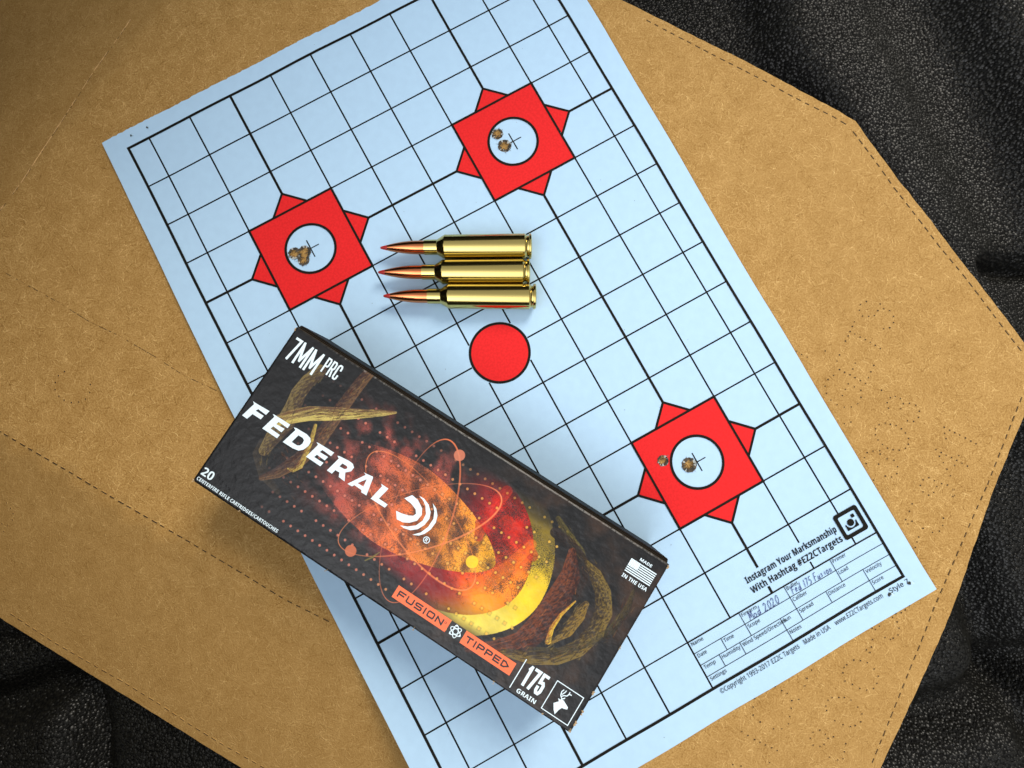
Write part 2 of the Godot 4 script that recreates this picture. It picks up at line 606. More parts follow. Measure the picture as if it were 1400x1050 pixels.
	while z < 330.0:
		var x := -400.0
		while x < 460.0:
			var w := Vector2(x + rng.randf_range(-0.75, 0.75), z + rng.randf_range(-0.75, 0.75))
			x += 1.65
			if Geometry2D.is_point_in_polygon(w, inner): continue
			var i := clampi(int((w.x + 410.0) / 4.0) + 5, 0, nx - 2)
			var j := clampi(int((w.y + 370.0) / 4.0) + 5, 0, zs.size() - 2)
			while xs[i] > w.x: i -= 1
			while xs[i + 1] < w.x: i += 1
			while zs[j] > w.y: j -= 1
			while zs[j + 1] < w.y: j += 1
			var u := (w.x - xs[i]) / (xs[i + 1] - xs[i])
			var t := (w.y - zs[j]) / (zs[j + 1] - zs[j])
			var h := lerpf(lerpf(hs[j * nx + i], hs[j * nx + i + 1], u), lerpf(hs[(j + 1) * nx + i], hs[(j + 1) * nx + i + 1], u), t)
			var n := ns[j * nx + i]
			var up := (n + Vector3(rng.randfn(0.0, 0.2), 0, rng.randfn(0.0, 0.2))).normalized()
			var side := up.cross(Vector3(cos(x * 7.0), 0.0, sin(x * 7.0))).normalized()
			var big := rng.randf_range(0.65, 1.15)
			spots.append(Transform3D(Basis(side * big * rng.randf_range(0.75, 1.15), up * big * rng.randf_range(0.7, 1.2), side.cross(up) * big), Vector3(w.x, h - 0.12, w.y) * MM))
		z += 1.65
	var mm := MultiMesh.new()
	mm.transform_format = MultiMesh.TRANSFORM_3D
	mm.mesh = dome.mesh()
	mm.instance_count = spots.size()
	for k in spots.size():
		mm.set_instance_transform(k, spots[k])
	var grain := MultiMeshInstance3D.new()
	grain.name = "pebbled_grain"
	grain.multimesh = mm
	grain.material_override = M.pebble
	grain.set_meta("kind", "stuff")
	o.add_child(grain, true)
	o.set_meta("kind", "structure")
	o.set_meta("label", "black pebbled plastic bed liner with moulded grooves under the brown board")

# the upright sides of the liner meet in a corner beyond the upper left of the picture
func make_walls() -> void:
	for w in [[Vector2(-522, -194), Vector2(100, 1050)], [Vector2(-522, -194), Vector2(900, -905)]]:
		var a: Vector2 = w[0]
		var b: Vector2 = w[1]
		var out := (b - a).orthogonal().normalized() * 45.0
		if out.dot(a) < 0.0: out = -out
		var mb := MB.new()
		var lo := -22.0
		var hi := WALL
		var up := func(p: Vector2, y: float) -> Vector3: return Vector3(p.x, y, p.y)
		var inside := Vector3(-out.x, 0.1, -out.y)
		a -= (b - a).normalized() * 30.0
		mb.quad(up.call(a, lo), up.call(b, lo), up.call(b + out * 0.3, hi - 12), up.call(a + out * 0.3, hi - 12), inside)
		mb.quad(up.call(a + out * 0.3, hi - 12), up.call(b + out * 0.3, hi - 12), up.call(b + out * 0.5, hi), up.call(a + out * 0.5, hi), inside + Vector3.UP * 45)
		mb.quad(up.call(a + out * 0.5, hi), up.call(b + out * 0.5, hi), up.call(b + out * 2, hi), up.call(a + out * 2, hi), Vector3.UP)
		mb.quad(up.call(a + out * 2, lo), up.call(b + out * 2, lo), up.call(b + out * 2, hi), up.call(a + out * 2, hi), -inside)
		for p in [a, b]:
			mb.quad(up.call(p, lo), up.call(p + out * 2, lo), up.call(p + out * 2, hi), up.call(p + out * 0.4, hi), up.call(p - (a + b) / 2.0, 0.0))
		var o := put(self, "liner_wall", mb, M.liner)
		o.set_meta("kind", "structure")

# ---------------------------------------------------------------- brown board

func make_board() -> void:
	var at := Vector3(-0.01, -0.003, -0.02)
	var root := thing("cardboard_sheet", "large brown kraft cardboard sheet with perforated edges under the target paper", "cardboard", at)
	var edge := resample(outline, 4.0, true)
	for i in edge.size():
		edge[i] += Vector2(rng.randf_range(-0.18, 0.18), rng.randf_range(-0.18, 0.18))
	var mb := MB.new(at)
	fill(edge, [], 9.0, func(a: Vector2, b: Vector2, d: Vector2) -> void:
		mb.tri(board_point(a, 0), board_point(b, 0), board_point(d, 0), board_normal(a), board_normal(b), board_normal(d))
		mb.tri(board_point(a, -1.1), board_point(b, -1.1), board_point(d, -1.1), -board_normal(a), -board_normal(b), -board_normal(d)))
	put(root, "board", mb, M.kraft)
	var rim := MB.new(at)
	for i in edge.size():
		var a := edge[i]
		var b := edge[(i + 1) % edge.size()]
		var out := (b - a).orthogonal()
		if Geometry2D.is_point_in_polygon((a + b) / 2.0 + out.normalized(), edge):
			out = -out
		var side := Vector3(out.x, 0, out.y)
		rim.quad(board_point(a, 0), board_point(b, 0), board_point(b, -1.1), board_point(a, -1.1), side)
	put(root, "cut_edge", rim, M.kraft_edge)

	var perf := [
	PackedVector2Array([Vector2(74.4,-235.2),Vector2(95.1,-221.5),Vector2(109.5,-211.9),Vector2(120.9,-204.5),Vector2(137.6,-193.5),Vector2(147.2,-186.5),Vector2(158.1,-179.1),Vector2(170.1,-171.5),Vector2(178.3,-165.2)]),
	PackedVector2Array([Vector2(180.6,-161.8),Vector2(190.9,-145.4),Vector2(199.9,-130.3),Vector2(211.8,-113.3),Vector2(222.7,-98),Vector2(235.7,-81.8),Vector2(255.5,-55.6),Vector2(266.7,-41.5)]),
	PackedVector2Array([Vector2(265.5,-19.6),Vector2(256.4,2.2),Vector2(245.2,27.2),Vector2(245.4,26.4),Vector2(213.4,88.2),Vector2(200.2,121.4),Vector2(186.7,158.4),Vector2(181.6,172.9)]),
	PackedVector2Array([Vector2(-289.5,101.2),Vector2(-264.3,116.3),Vector2(-243.8,126.8),Vector2(-221.9,137.8),Vector2(-201.9,148.8),Vector2(-183.7,159.9),Vector2(-162.5,171.4),Vector2(-143.7,180.7),Vector2(-132.5,186.6)]),
	PackedVector2Array([Vector2(-284.3,-6.2),Vector2(-261.7,6.3),Vector2(-238.2,19),Vector2(-220.6,28.9),Vector2(-176.6,52.8),Vector2(-144.1,70.8),Vector2(-120.3,84.5),Vector2(-92.7,97.5)])]
	for pts in perf:
		var cuts := MB.new(at)
		var burrs := MB.new(at)
		var run := resample(pts, 0.25, false)
		var t := 0.0
		var i := 0
		while i + 13 < run.size():
			var len := rng.randi_range(10, 13)
			var a := run[i]
			var b := run[mini(i + len, run.size() - 1)]
			var s := (b - a).orthogonal().normalized()
			cuts.quad(board_point(a - s * 0.24, 0.05), board_point(b - s * 0.2, 0.05), board_point(b + s * 0.24, 0.05), board_point(a + s * 0.2, 0.05), Vector3.UP)
			var lo := 0.26
			var hi := rng.randf_range(0.75, 1.0)
			var ridge := rng.randf_range(0.14, 0.3)
			burrs.quad(board_point(a + s * lo, 0.0), board_point(b + s * lo, 0.0), board_point(b + s * 0.42, ridge), board_point(a + s * 0.42, ridge), Vector3.UP)
			burrs.quad(board_point(a + s * 0.42, ridge), board_point(b + s * 0.42, ridge), board_point(b + s * hi, 0.0), board_point(a + s * hi, 0.0), Vector3.UP)
			i += 21
		var o := put(root, "perforation_line", cuts, M.slit, true)
		put(o, "raised_lip", burrs, M.kraft, true)
	var creases := [
	PackedVector2Array([Vector2(-292.9,-96),Vector2(-275.7,-86.5),Vector2(-252.6,-74),Vector2(-232,-61.7),Vector2(-217.8,-55.3),Vector2(-196.3,-43.2),Vector2(-179.8,-32.8),Vector2(-161.1,-24.3)]),
	PackedVector2Array([Vector2(-296.3,-112.8),Vector2(-288.9,-125.7),Vector2(-278.7,-141.7),Vector2(-257.8,-182.7),Vector2(-244,-210.3),Vector2(-231.3,-231.5),Vector2(-225.3,-242.3)])]
	for pts in creases:
		var mk := MB.new(at)
		var run := resample(pts, 1.6, false)
		var prev := 0.3
		for i in run.size() - 1:
			var a := run[i]
			var b := run[i + 1]
			var s := (b - a).orthogonal().normalized()
			var h := maxf(0.0, rng.randf_range(-0.35, 0.42))
			if h > 0.05 or prev > 0.05:
				mk.quad(board_point(a - s * 0.3, 0.01), board_point(b - s * 0.3, 0.01), board_point(b, h), board_point(a, prev), Vector3.UP)
				mk.quad(board_point(a, prev), board_point(b, h), board_point(b + s * 0.3, 0.01), board_point(a + s * 0.3, 0.01), Vector3.UP)
			prev = h
		var fold := put(root, "crease", mk, M.kraft if pts[0].y > -150.0 and pts[1].y > -110.0 else M.burr)
		var nick := MB.new(at)
		for i in run.size() - 1:
			if rng.randf() < 0.45:
				var a := run[i]
				var b := run[i].lerp(run[i + 1], rng.randf_range(0.6, 1.2))
				var s := (b - a).orthogonal().normalized() * 0.15
				var o := s * -2.6
				nick.quad(board_point(a - s + o, 0.05), board_point(b - s + o, 0.05), board_point(b + s + o, 0.05), board_point(a + s + o, 0.05), Vector3.UP)
		put(fold, "torn_nick", nick, M.slit, true)
	var pins := [
	PackedVector2Array([Vector2(183.4,-66.2),Vector2(184,-69.3),Vector2(186.9,-70.8),Vector2(184.9,-63.1),Vector2(188,-62.9),Vector2(190.8,-63.2),Vector2(192.6,-65.8),Vector2(193.8,-69.3),Vector2(195.5,-66.7),Vector2(198.5,-65.6),Vector2(200.4,-62.6),Vector2(200.4,-59.3),Vector2(198.5,-56.6),Vector2(195.4,-56.1),Vector2(180.8,-60.1),Vector2(179.7,-57.7),Vector2(178.5,-55),Vector2(177.5,-52.6),Vector2(176,-49.9),Vector2(180.9,-53.6),Vector2(183.5,-51.9),Vector2(186.1,-50.5),Vector2(188.6,-49),Vector2(191.1,-47.4),Vector2(193.6,-45.7),Vector2(150.4,-44.6),Vector2(153.1,-42.9),Vector2(156,-41.5),Vector2(165.5,-44.7),Vector2(172.8,-42.5),Vector2(171.4,-39.2),Vector2(169.7,-36.1),Vector2(172.5,-34.7),Vector2(175.1,-33.2),Vector2(177.8,-31.8),Vector2(180.3,-30.3),Vector2(183,-28.7),Vector2(185.6,-27.1),Vector2(187.2,-30.2),Vector2(188.5,-33.3),Vector2(190.1,-36.7),Vector2(180.7,-38),Vector2(179.3,-34.9),Vector2(169.3,-31.6),Vector2(166.3,-29.3),Vector2(164.6,-25.8),Vector2(165.1,-22),Vector2(167.3,-18.4),Vector2(170.4,-15.9),Vector2(174.2,-14.6),Vector2(177.8,-14.7),Vector2(181.2,-16.4),Vector2(183,-19.8),Vector2(183.1,-23.5),Vector2(179.8,-25.4),Vector2(176.7,-27),Vector2(175.1,-24.1),Vector2(173.4,-20.8),Vector2(193.6,-23.5),Vector2(173.6,-5.9),Vector2(177.1,-6.7)]),
	PackedVector2Array([Vector2(198,-19.5),Vector2(200.5,-20.2),Vector2(203.1,-19.1),Vector2(204.5,-16.3),Vector2(203.2,-13.6),Vector2(196.3,-16.9),Vector2(196.9,-14),Vector2(207.7,-16.5),Vector2(210.9,-15.5),Vector2(212.6,-12.3),Vector2(212,-9.1),Vector2(209.5,-7),Vector2(206.3,-7.3),Vector2(191.7,-5.4),Vector2(194.9,-6.1),Vector2(197.5,-5.5),Vector2(200.4,-4.8),Vector2(203,-3.1),Vector2(205,-0.9),Vector2(206.5,1.9),Vector2(206.2,5),Vector2(204.6,7.1),Vector2(201.4,8.1),Vector2(198.2,7.9),Vector2(195.4,7),Vector2(192.9,5.1),Vector2(190.7,2.7),Vector2(189.5,-0),Vector2(189.8,-3.1),Vector2(183.2,12),Vector2(184.7,9.4),Vector2(187.8,8.6),Vector2(191.3,8.4),Vector2(183.8,15.1),Vector2(190.3,15.4),Vector2(191.4,10.1),Vector2(194.8,12.6),Vector2(198.3,13.4),Vector2(200,16.7),Vector2(199.4,20.3),Vector2(196.5,22.1),Vector2(193.3,21.6),Vector2(187.1,23.7)]),
	PackedVector2Array([Vector2(225,-3.9),Vector2(227.8,-2.3),Vector2(230.3,-1),Vector2(232.8,0.2),Vector2(235.7,1.8),Vector2(238.4,3.4),Vector2(241,4.8),Vector2(225.1,-0.7),Vector2(225.7,2.1),Vector2(220.2,7.8),Vector2(222.8,9.3),Vector2(225.3,10.7),Vector2(228,12),Vector2(221.8,11.3),Vector2(223.6,14.6),Vector2(231.8,10.9),Vector2(230.6,13.4),Vector2(229.4,16),Vector2(225.3,18),Vector2(226.9,21.4),Vector2(233.2,14.9),Vector2(235.9,16.4),Vector2(212.7,23.5),Vector2(215.7,22.4),Vector2(218.4,24),Vector2(219.5,27),Vector2(222.1,25.5),Vector2(225,26.2),Vector2(227.8,28.5),Vector2(211.1,26.4),Vector2(212.2,29.8),Vector2(215,31.4),Vector2(217.7,30),Vector2(228.2,31.5),Vector2(204.5,39.7),Vector2(206.2,35.9),Vector2(228.4,28.5),Vector2(227.5,32),Vector2(202.4,43.9),Vector2(203.3,46.2),Vector2(205.5,44.8),Vector2(210.9,48.4),Vector2(215.6,50.4),Vector2(219.2,49.8),Vector2(221.8,43.2),Vector2(221.2,46.9),Vector2(208.4,52.8),Vector2(207.3,55.3),Vector2(206.2,58.1)]),
	PackedVector2Array([Vector2(201,87.1),Vector2(198.8,89.3),Vector2(196.6,90.6),Vector2(193.8,91.1),Vector2(192,92.9),Vector2(194.2,95.2),Vector2(195,98.3),Vector2(194.4,101.7),Vector2(191.8,103.3),Vector2(190.4,103.9),Vector2(187.6,102.9),Vector2(185.1,97.3),Vector2(182.9,98.9),Vector2(181.3,98.3),Vector2(181.2,103.9),Vector2(180.4,107.6),Vector2(179.6,110.3),Vector2(177.8,109),Vector2(167.5,116.3),Vector2(171.1,114),Vector2(174.6,114.4),Vector2(178.2,115.4),Vector2(181.8,118.7),Vector2(184.1,122.5),Vector2(183.5,126.2),Vector2(181.8,128.8),Vector2(178.2,129.5),Vector2(174.4,128.5),Vector2(170.4,126.3),Vector2(166.5,124.5),Vector2(165.4,120.3),Vector2(166.1,117.6),Vector2(157.7,134),Vector2(159.8,132.7),Vector2(163.4,132.8),Vector2(166.3,132.9),Vector2(169.9,134.4),Vector2(173.7,138.2),Vector2(176.1,141.9),Vector2(175.6,146.1),Vector2(172.7,147.9),Vector2(170.1,148.3),Vector2(166.1,147.1),Vector2(161.6,144.8),Vector2(157.1,139.3),Vector2(156.6,137),Vector2(153.8,149.4),Vector2(156.8,151.7),Vector2(158.4,153.9),Vector2(156.3,157),Vector2(154.2,158),Vector2(150.5,157.1),Vector2(148.9,153.4),Vector2(150.2,150.3),Vector2(168.1,157.3),Vector2(167.6,161.7),Vector2(167,165.3),Vector2(164.1,165.9),Vector2(159.6,164.1),Vector2(161.2,153.3)]),
	PackedVector2Array([Vector2(149.4,118.8),Vector2(146.8,122.8),Vector2(145.6,126.5),Vector2(130.5,126.8),Vector2(133.8,128.7),Vector2(136.5,130.1),Vector2(142.4,133.1),Vector2(138.8,133.7),Vector2(138.5,137.5),Vector2(137.8,141.7),Vector2(137.2,145.4),Vector2(133.7,147.8),Vector2(129.4,147.6),Vector2(119.9,132.4),Vector2(119,136.6),Vector2(118.9,140.5),Vector2(122.4,144),Vector2(113,148.5),Vector2(116.1,150.6),Vector2(119.6,152.8),Vector2(122.4,154.3),Vector2(125.3,155.8),Vector2(128.6,157.4),Vector2(131.5,159),Vector2(108.5,165.2),Vector2(112.8,166.2),Vector2(127.7,165.2)]),
	PackedVector2Array([Vector2(-244.8,-34.7),Vector2(-248,-32.4),Vector2(-249.3,-28.7),Vector2(-249.2,-24.8),Vector2(-246.8,-21.3),Vector2(-243.8,-19.1),Vector2(-239.8,-17.8),Vector2(-235.8,-18.1),Vector2(-232.2,-19.7),Vector2(-230.2,-23.3),Vector2(-230.2,-27.6)]),
	PackedVector2Array([Vector2(-280,36.6),Vector2(-278,39.5),Vector2(-276.8,42.4),Vector2(-278,46.1),Vector2(-281.5,49.1),Vector2(-284.7,52.9),Vector2(-285.1,48.4)])]
	for cluster in pins:
		var holes := MB.new(at)
		var lips := MB.new(at)
		for p in cluster:
			var r := rng.randf_range(0.31, 0.46)
			var q0 := rng.randf() * TAU
			for k in 7:
				var a: Vector2 = Vector2.from_angle(q0 + TAU * k / 7.0)
				var b: Vector2 = Vector2.from_angle(q0 + TAU * (k + 1) / 7.0)
				holes.flat(board_point(p, 0.04), board_point(p + a * r, 0.06), board_point(p + b * r, 0.06), Vector3.UP)
				lips.quad(board_point(p + a * r, 0.05), board_point(p + b * r, 0.05), board_point(p + b * (r + 0.14), 0.17), board_point(p + a * (r + 0.14), 0.17), Vector3.UP)
				lips.quad(board_point(p + a * (r + 0.14), 0.17), board_point(p + b * (r + 0.14), 0.17), board_point(p + b * (r + 0.5), 0.0), board_point(p + a * (r + 0.5), 0.0), Vector3.UP)
		var o := put(root, "pinhole_pattern", holes, M.slit, true)
		put(o, "raised_lip", lips, M.kraft, true)

# ---------------------------------------------------------------- target paper

func make_target() -> void:
	var at := Vector3(0.0, -0.0003, -0.02)
	var root := thing("target_sheet", "pale blue-white paper shooting target with red bullseyes, black grid and bullet holes", "paper target", at)
	var I := 25.4
	# bullet holes: centre in inches, radius in inches
	var shots := [[Vector2(2.14, 3.93), 0.135], [Vector2(2.36, 4.00), 0.135], [Vector2(2.25, 4.15), 0.135], [Vector2(7.276, 3.677), 0.13], [Vector2(7.29, 4.0), 0.15], [Vector2(6.892, 11.632), 0.12], [Vector2(7.325, 11.97), 0.155]]
	var cuts := []
	for s in shots:
		cuts.append(ragged(s[0] * I, s[1] * I * 0.94, 0.06))
	var trio: Array = Geometry2D.merge_polygons(cuts[0], cuts[1])
	trio = Geometry2D.merge_polygons(trio[0], cuts[2])
	var rims := [trio[0], cuts[3], cuts[4], cuts[5], cuts[6]]
	# the sheet; its top was torn off a pad
	var edge := PackedVector2Array()
	var tear := noise(FastNoiseLite.TYPE_SIMPLEX, 0.16, 3, 9)
	for i in 221:
		var x := -0.458 + 11.02 * i / 220.0
		edge.append(Vector2(x, -0.40 + 0.016 * tear.get_noise_1d(i * 1.7) * (1.0 if i > 4 else 0.0)) * I)
	for i in range(1, 33):
		var t := i / 33.0
		edge.append(Vector2(lerpf(10.562, 10.435, t), lerpf(-0.40, 16.53, t)) * I)
	edge.append(Vector2(10.445, 16.53) * I)
	for i in range(1, 33):
		var t := i / 33.0
		edge.append(Vector2(lerpf(10.445, -0.55, t), lerpf(16.53, 16.56, t)) * I)
	edge.append(Vector2(-0.53, 16.56) * I)
	for i in range(1, 40):
		var t := i / 40.0
		edge.append(Vector2(-0.53 - 0.02 * sin(t * PI) + 0.07 * t * t * t, lerpf(16.56, -0.40, t)) * I)
	var mb := MB.new(at)
	fill(edge, rims, 12.7, func(a: Vector2, b: Vector2, d: Vector2) -> void:
		mb.tri(paper_point(a, 0), paper_point(b, 0), paper_point(d, 0), paper_normal(a), paper_normal(b), paper_normal(d))
		mb.tri(paper_point(a, -0.15), paper_point(b, -0.15), paper_point(d, -0.15), -paper_normal(a), -paper_normal(b), -paper_normal(d)))
	for ring in [edge] + rims:
		for i in ring.size():
			var a: Vector2 = ring[i]
			var b: Vector2 = ring[(i + 1) % ring.size()]
			var e := on_paper(b) - on_paper(a)
			mb.quad(paper_point(a, 0), paper_point(b, 0), paper_point(b, -0.15), paper_point(a, -0.15), Vector3(e.y, 0, -e.x))
	put(root, "sheet", mb, M.paper)

	var centres := [Vector2(2.5, 4), Vector2(7.5, 4), Vector2(7.5, 12)]
	# grid
	var thin_v := MB.new(at)
	var thin_h := MB.new(at)
	var near := func(p: Vector2) -> float:
		return minf(minf(maxf(absf(p.x - 2.5), absf(p.y - 4.0)), maxf(absf(p.x - 7.5), absf(p.y - 4.0))), maxf(absf(p.x - 7.5), absf(p.y - 12.0)))
	for c in [0.5, 1.5, 3.5, 4.5, 5.5, 6.5, 8.5, 9.5]:
		var stops := [0.0, 15.0]
		if c == 1.5 or c == 3.5: stops = [0.0, 3.0, 5.0, 15.0]
		if c == 6.5 or c == 8.5: stops = [0.0, 3.0, 5.0, 11.0, 13.0, 15.0]
		if c == 8.5: stops = [0.0, 3.0, 5.0, 11.0, 13.0, 14.42, 14.85, 15.0]
		if c == 9.5: stops = [0.0, 14.32, 14.84, 15.0]
		if c == 4.5 or c == 5.5: stops = [0.0, 7.55, 8.45, 15.0]
		if c <= 5.5: stops[-1] = 16.0
		for k in range(0, stops.size(), 2):
			fill(bar(Vector2(c, stops[k]) * I, Vector2(c, stops[k + 1]) * I, 0.035 * I), [], 12.7, paper_tri(thin_v, 0.06))
			put(root, "grid_line", thin_v, M.thin_ink)
			thin_v = MB.new(at)
	for r in range(1, 16):
		if r == 4 or r == 12 or r == 15: continue
		var stops := [0.0, 10.0]
		if r == 3 or r == 5: stops = [0.0, 1.5, 3.5, 6.5, 8.5, 10.0]
		if r == 11 or r == 13: stops = [0.0, 6.5, 8.5, 10.0]
		if r == 8: stops = [0.0, 4.33, 5.67, 10.0]
		for k in range(0, stops.size(), 2):
			fill(bar(Vector2(stops[k], r) * I, Vector2(stops[k + 1], r) * I, 0.032 * I), [], 12.7, paper_tri(thin_h, 0.10))
			put(root, "grid_line", thin_h, M.thin_ink)
			thin_h = MB.new(at)
	fill(bar(Vector2(0, 15) * I, Vector2(5.5, 15) * I, 0.026 * I), [], 12.7, paper_tri(thin_h, 0.10))
	put(root, "grid_line", thin_h, M.thin_ink)
	var bold := MB.new(at)
	var S := sqrt(2.0)
	for seg in [[2.5, 0.0, 2.5, 4.0 - S], [2.5, 4.0 + S, 2.5, 12.0 - S], [2.5, 12.0 + S, 2.5, 16.0], [7.5, 0.0, 7.5, 4.0 - S], [7.5, 4.0 + S, 7.5, 12.0 - S], [7.5, 12.0 + S, 7.5, 14.43], [7.5, 14.85, 7.5, 15.0],
			[0.0, 4.0, 2.5 - S, 4.0], [2.5 + S, 4.0, 7.5 - S, 4.0], [7.5 + S, 4.0, 10.0, 4.0], [0.0, 12.0, 2.5 - S, 12.0], [2.5 + S, 12.0, 7.5 - S, 12.0], [7.5 + S, 12.0, 10.0, 12.0]]:
		fill(bar(Vector2(seg[0], seg[1]) * I, Vector2(seg[2], seg[3]) * I, 0.055 * I), [], 12.7, paper_tri(bold, 0.14))
		put(root, "heavy_line", bold, M.ink)
		bold = MB.new(at)
	var frame := MB.new(at)
	for seg in [[-0.03, 0.0, 10.03, 0.0], [-0.03, 16.0, 10.03, 16.0]]:
		fill(bar(Vector2(seg[0], seg[1]) * I, Vector2(seg[2], seg[3]) * I, 0.058 * I), [], 12.7, paper_tri(frame, 0.18))
	for x in [0.0, 10.0]:
		fill(bar(Vector2(x, 0.03) * I, Vector2(x, 15.97) * I, 0.058 * I), [], 12.7, paper_tri(frame, 0.18))
	put(root, "frame_border", frame, M.ink)

	# bullseyes
	for c in centres:
		var star := MB.new(at)
		var hole := circle(c * I, 0.54 * I)
		var all := rims.duplicate()
		all.append(hole)
		fill(rect(Rect2((c - Vector2(1, 1)) * I, Vector2(2, 2) * I)), all, 12.7, paper_tri(star, 0.05))
		var line := MB.new(at)
		var sq := [c + Vector2(-1, -1), c + Vector2(1, -1), c + Vector2(1, 1), c + Vector2(-1, 1)]
		for k in 4:
			var d := Vector2.from_angle(TAU * k / 4.0)
			var s := d.orthogonal()
			var tipp: Vector2 = c + d * S
			var wide := S - 1.0
			var tri := PackedVector2Array([tipp * I, (c + d + s * wide) * I, (c + d - s * wide) * I])
			fill(tri, [], 12.7, paper_tri(star, 0.05))
			for e in [1.0, -1.0]:
				fill(bar(tipp * I, (c + d + s * wide * e) * I, 0.05 * I), [], 12.7, paper_tri(line, 0.17 + 0.02 * e))
			var a: Vector2 = sq[k]
			var b: Vector2 = sq[(k + 1) % 4]
			var x := (b - a).normalized() * 0.025
			fill(bar((a - x) * I, (b + x) * I, 0.05 * I), [], 12.7, paper_tri(line, 0.22 + 0.03 * (k % 2)))
		var target := put(root, "bullseye", star, M.red)
		put(target, "outline", line, M.ink)
		var ring := MB.new(at)
		var inner := rims.duplicate()
		inner.append(circle(c * I, 0.515 * I))
		fill(circle(c * I, 0.57 * I), inner, 12.7, paper_tri(ring, 0.27))
		put(target, "ring", ring, M.ink)
		var cross := MB.new(at)
		fill(bar((c + Vector2(0, -0.21)) * I, (c + Vector2(0, 0.21)) * I, 0.026 * I), rims, 12.7, paper_tri(cross, 0.10))
		fill(bar((c + Vector2(-0.2, 0)) * I, (c + Vector2(0.2, 0)) * I, 0.022 * I), rims, 12.7, paper_tri(cross, 0.14))
		put(target, "crosshair", cross, M.ink)
	var dot := MB.new(at)
	fill(circle(Vector2(5, 8) * I, 0.62 * I, 64), [], 12.7, paper_tri(dot, 0.05))
	var dn := put(root, "red_dot", dot, M.red)
	var dring := MB.new(at)
	fill(circle(Vector2(5, 8) * I, 0.66 * I, 64), [circle(Vector2(5, 8) * I, 0.605 * I, 64)], 12.7, paper_tri(dring, 0.20))
	put(dn, "outline", dring, M.ink)

	# torn rims of the bullet holes
	for g in [[0, 1, 2], [3], [4], [5], [6]]:
		var flap := MB.new(at)
		for k in g:
			var c: Vector2 = shots[k][0] * I
			var r: float = shots[k][1] * I
			for turn in 34:
				var a := TAU * (turn + rng.randf_range(-0.3, 0.3)) / 24.0
				var w := TAU / 24.0 * rng.randf_range(0.45, 0.9)
				var ok := true
				for o in g:
					if o != k and (c + Vector2.from_angle(a) * r * 0.85).distance_to(shots[o][0] * I) < float(shots[o][1]) * I * 0.95:
						ok = false
				if not ok: continue
				var sooty := rng.randf() < 0.66
				var col := Color(0.03, 0.027, 0.022).lerp(Color(0.13, 0.10, 0.07), rng.randf() * rng.randf()) if sooty else Color(0.40, 0.42, 0.40)
				var outer := r * rng.randf_range(0.88, 1.05 if sooty else 1.0)
				var innr := r * (rng.randf_range(0.42, 0.70) if sooty else rng.randf_range(0.5, 0.85))
				var up := rng.randf_range(-0.40, 0.20)
				var p0 := paper_point(c + Vector2.from_angle(a - w) * outer, 0.32 + 0.015 * (turn % 3))
				var p1 := paper_point(c + Vector2.from_angle(a + w) * outer, 0.32 + 0.015 * (turn % 3))
				var p2 := paper_point(c + Vector2.from_angle(a + w * 0.5) * innr, up)
				var p3 := paper_point(c + Vector2.from_angle(a - w * 0.6) * innr * rng.randf_range(0.9, 1.1), up)
				flap.quad(p0, p1, p2, p3, Vector3.UP, col)
			# scorched shreds hanging in the opening
			for t in 9:
				var q := c + Vector2.from_angle(rng.randf() * TAU) * r * rng.randf_range(0.25, 0.62)
				var e := Vector2.from_angle(rng.randf() * TAU) * r * rng.randf_range(0.10, 0.26)
				var f := e.orthogonal() * rng.randf_range(0.3, 0.9)
				var y := rng.randf_range(-0.45, -0.2)
				flap.flat(paper_point(q - e, y), paper_point(q + f, y + 0.1), paper_point(q + e, y), Vector3.UP, Color(0.03, 0.024, 0.016).lerp(Color(0.16, 0.10, 0.05), rng.randf()))
			# short cracks outside the rim
			for t in 5:
				var a := rng.randf() * TAU
				var d := Vector2.from_angle(a)
				var far := r * rng.randf_range(1.15, 1.5)
				var s := d.orthogonal() * 0.12
				flap.flat(paper_point(c + d * r - s, 0.36), paper_point(c + d * r + s, 0.36), paper_point(c + d * far, 0.36), Vector3.UP, Color(0.12, 0.12, 0.11))
		put(root, "bullet_hole", flap, M.torn)

	var specks := MB.new(at)
	for k in 42:
		var p := Vector2(rng.randf_range(-0.3, 10.3), rng.randf_range(-0.3, 16.4)) * I
		var r := rng.randf_range(0.12, 0.3)
		specks.flat(paper_point(p + Vector2(r, 0), 0.31), paper_point(p + Vector2(-r * 0.6, r * 0.8), 0.31), paper_point(p + Vector2(-r * 0.5, -r), 0.31), Vector3.UP, Color(0.16, 0.17, 0.18))
	put(root, "dirt_speck", specks, M.torn, true)
	# staple tears in two corners
	for p in [Vector2(0.184, -0.223), Vector2(0.567, -0.225), Vector2(9.563, 16.19), Vector2(10.03, 16.18)]:
		var t := MB.new(at)
		var big: float = 1.0 if p.y < 0.0 else 1.9
		for k in 3:
			var c: Vector2 = p * I + Vector2(rng.randf_range(-0.3, 0.3), rng.randf_range(-0.4, 0.4)) * big
			var d := Vector2.from_angle(rng.randf_range(0.9, 2.2))
			var q := d.orthogonal()
			var h := 0.3 + 0.05 * k
			t.quad(paper_point(c - d * 0.9 * big * 0.6, h), paper_point(c + q * 0.35 * big, h), paper_point(c + d * 0.8 * big * 0.6, h), paper_point(c - q * 0.25 * big, h), Vector3.UP, Color(0.03, 0.028, 0.025))
		t.flat(paper_point(p * I + Vector2(0.7, -0.9) * big, 0.05), paper_point(p * I + Vector2(1.3, 0.5) * big, 0.5), paper_point(p * I + Vector2(0.3, 0.6) * big, 0.08), Vector3.UP, Color(0.5, 0.68, 0.78))
		put(root, "staple_tear", t, M.torn)

	# record form in the corner
	var form := MB.new(at)
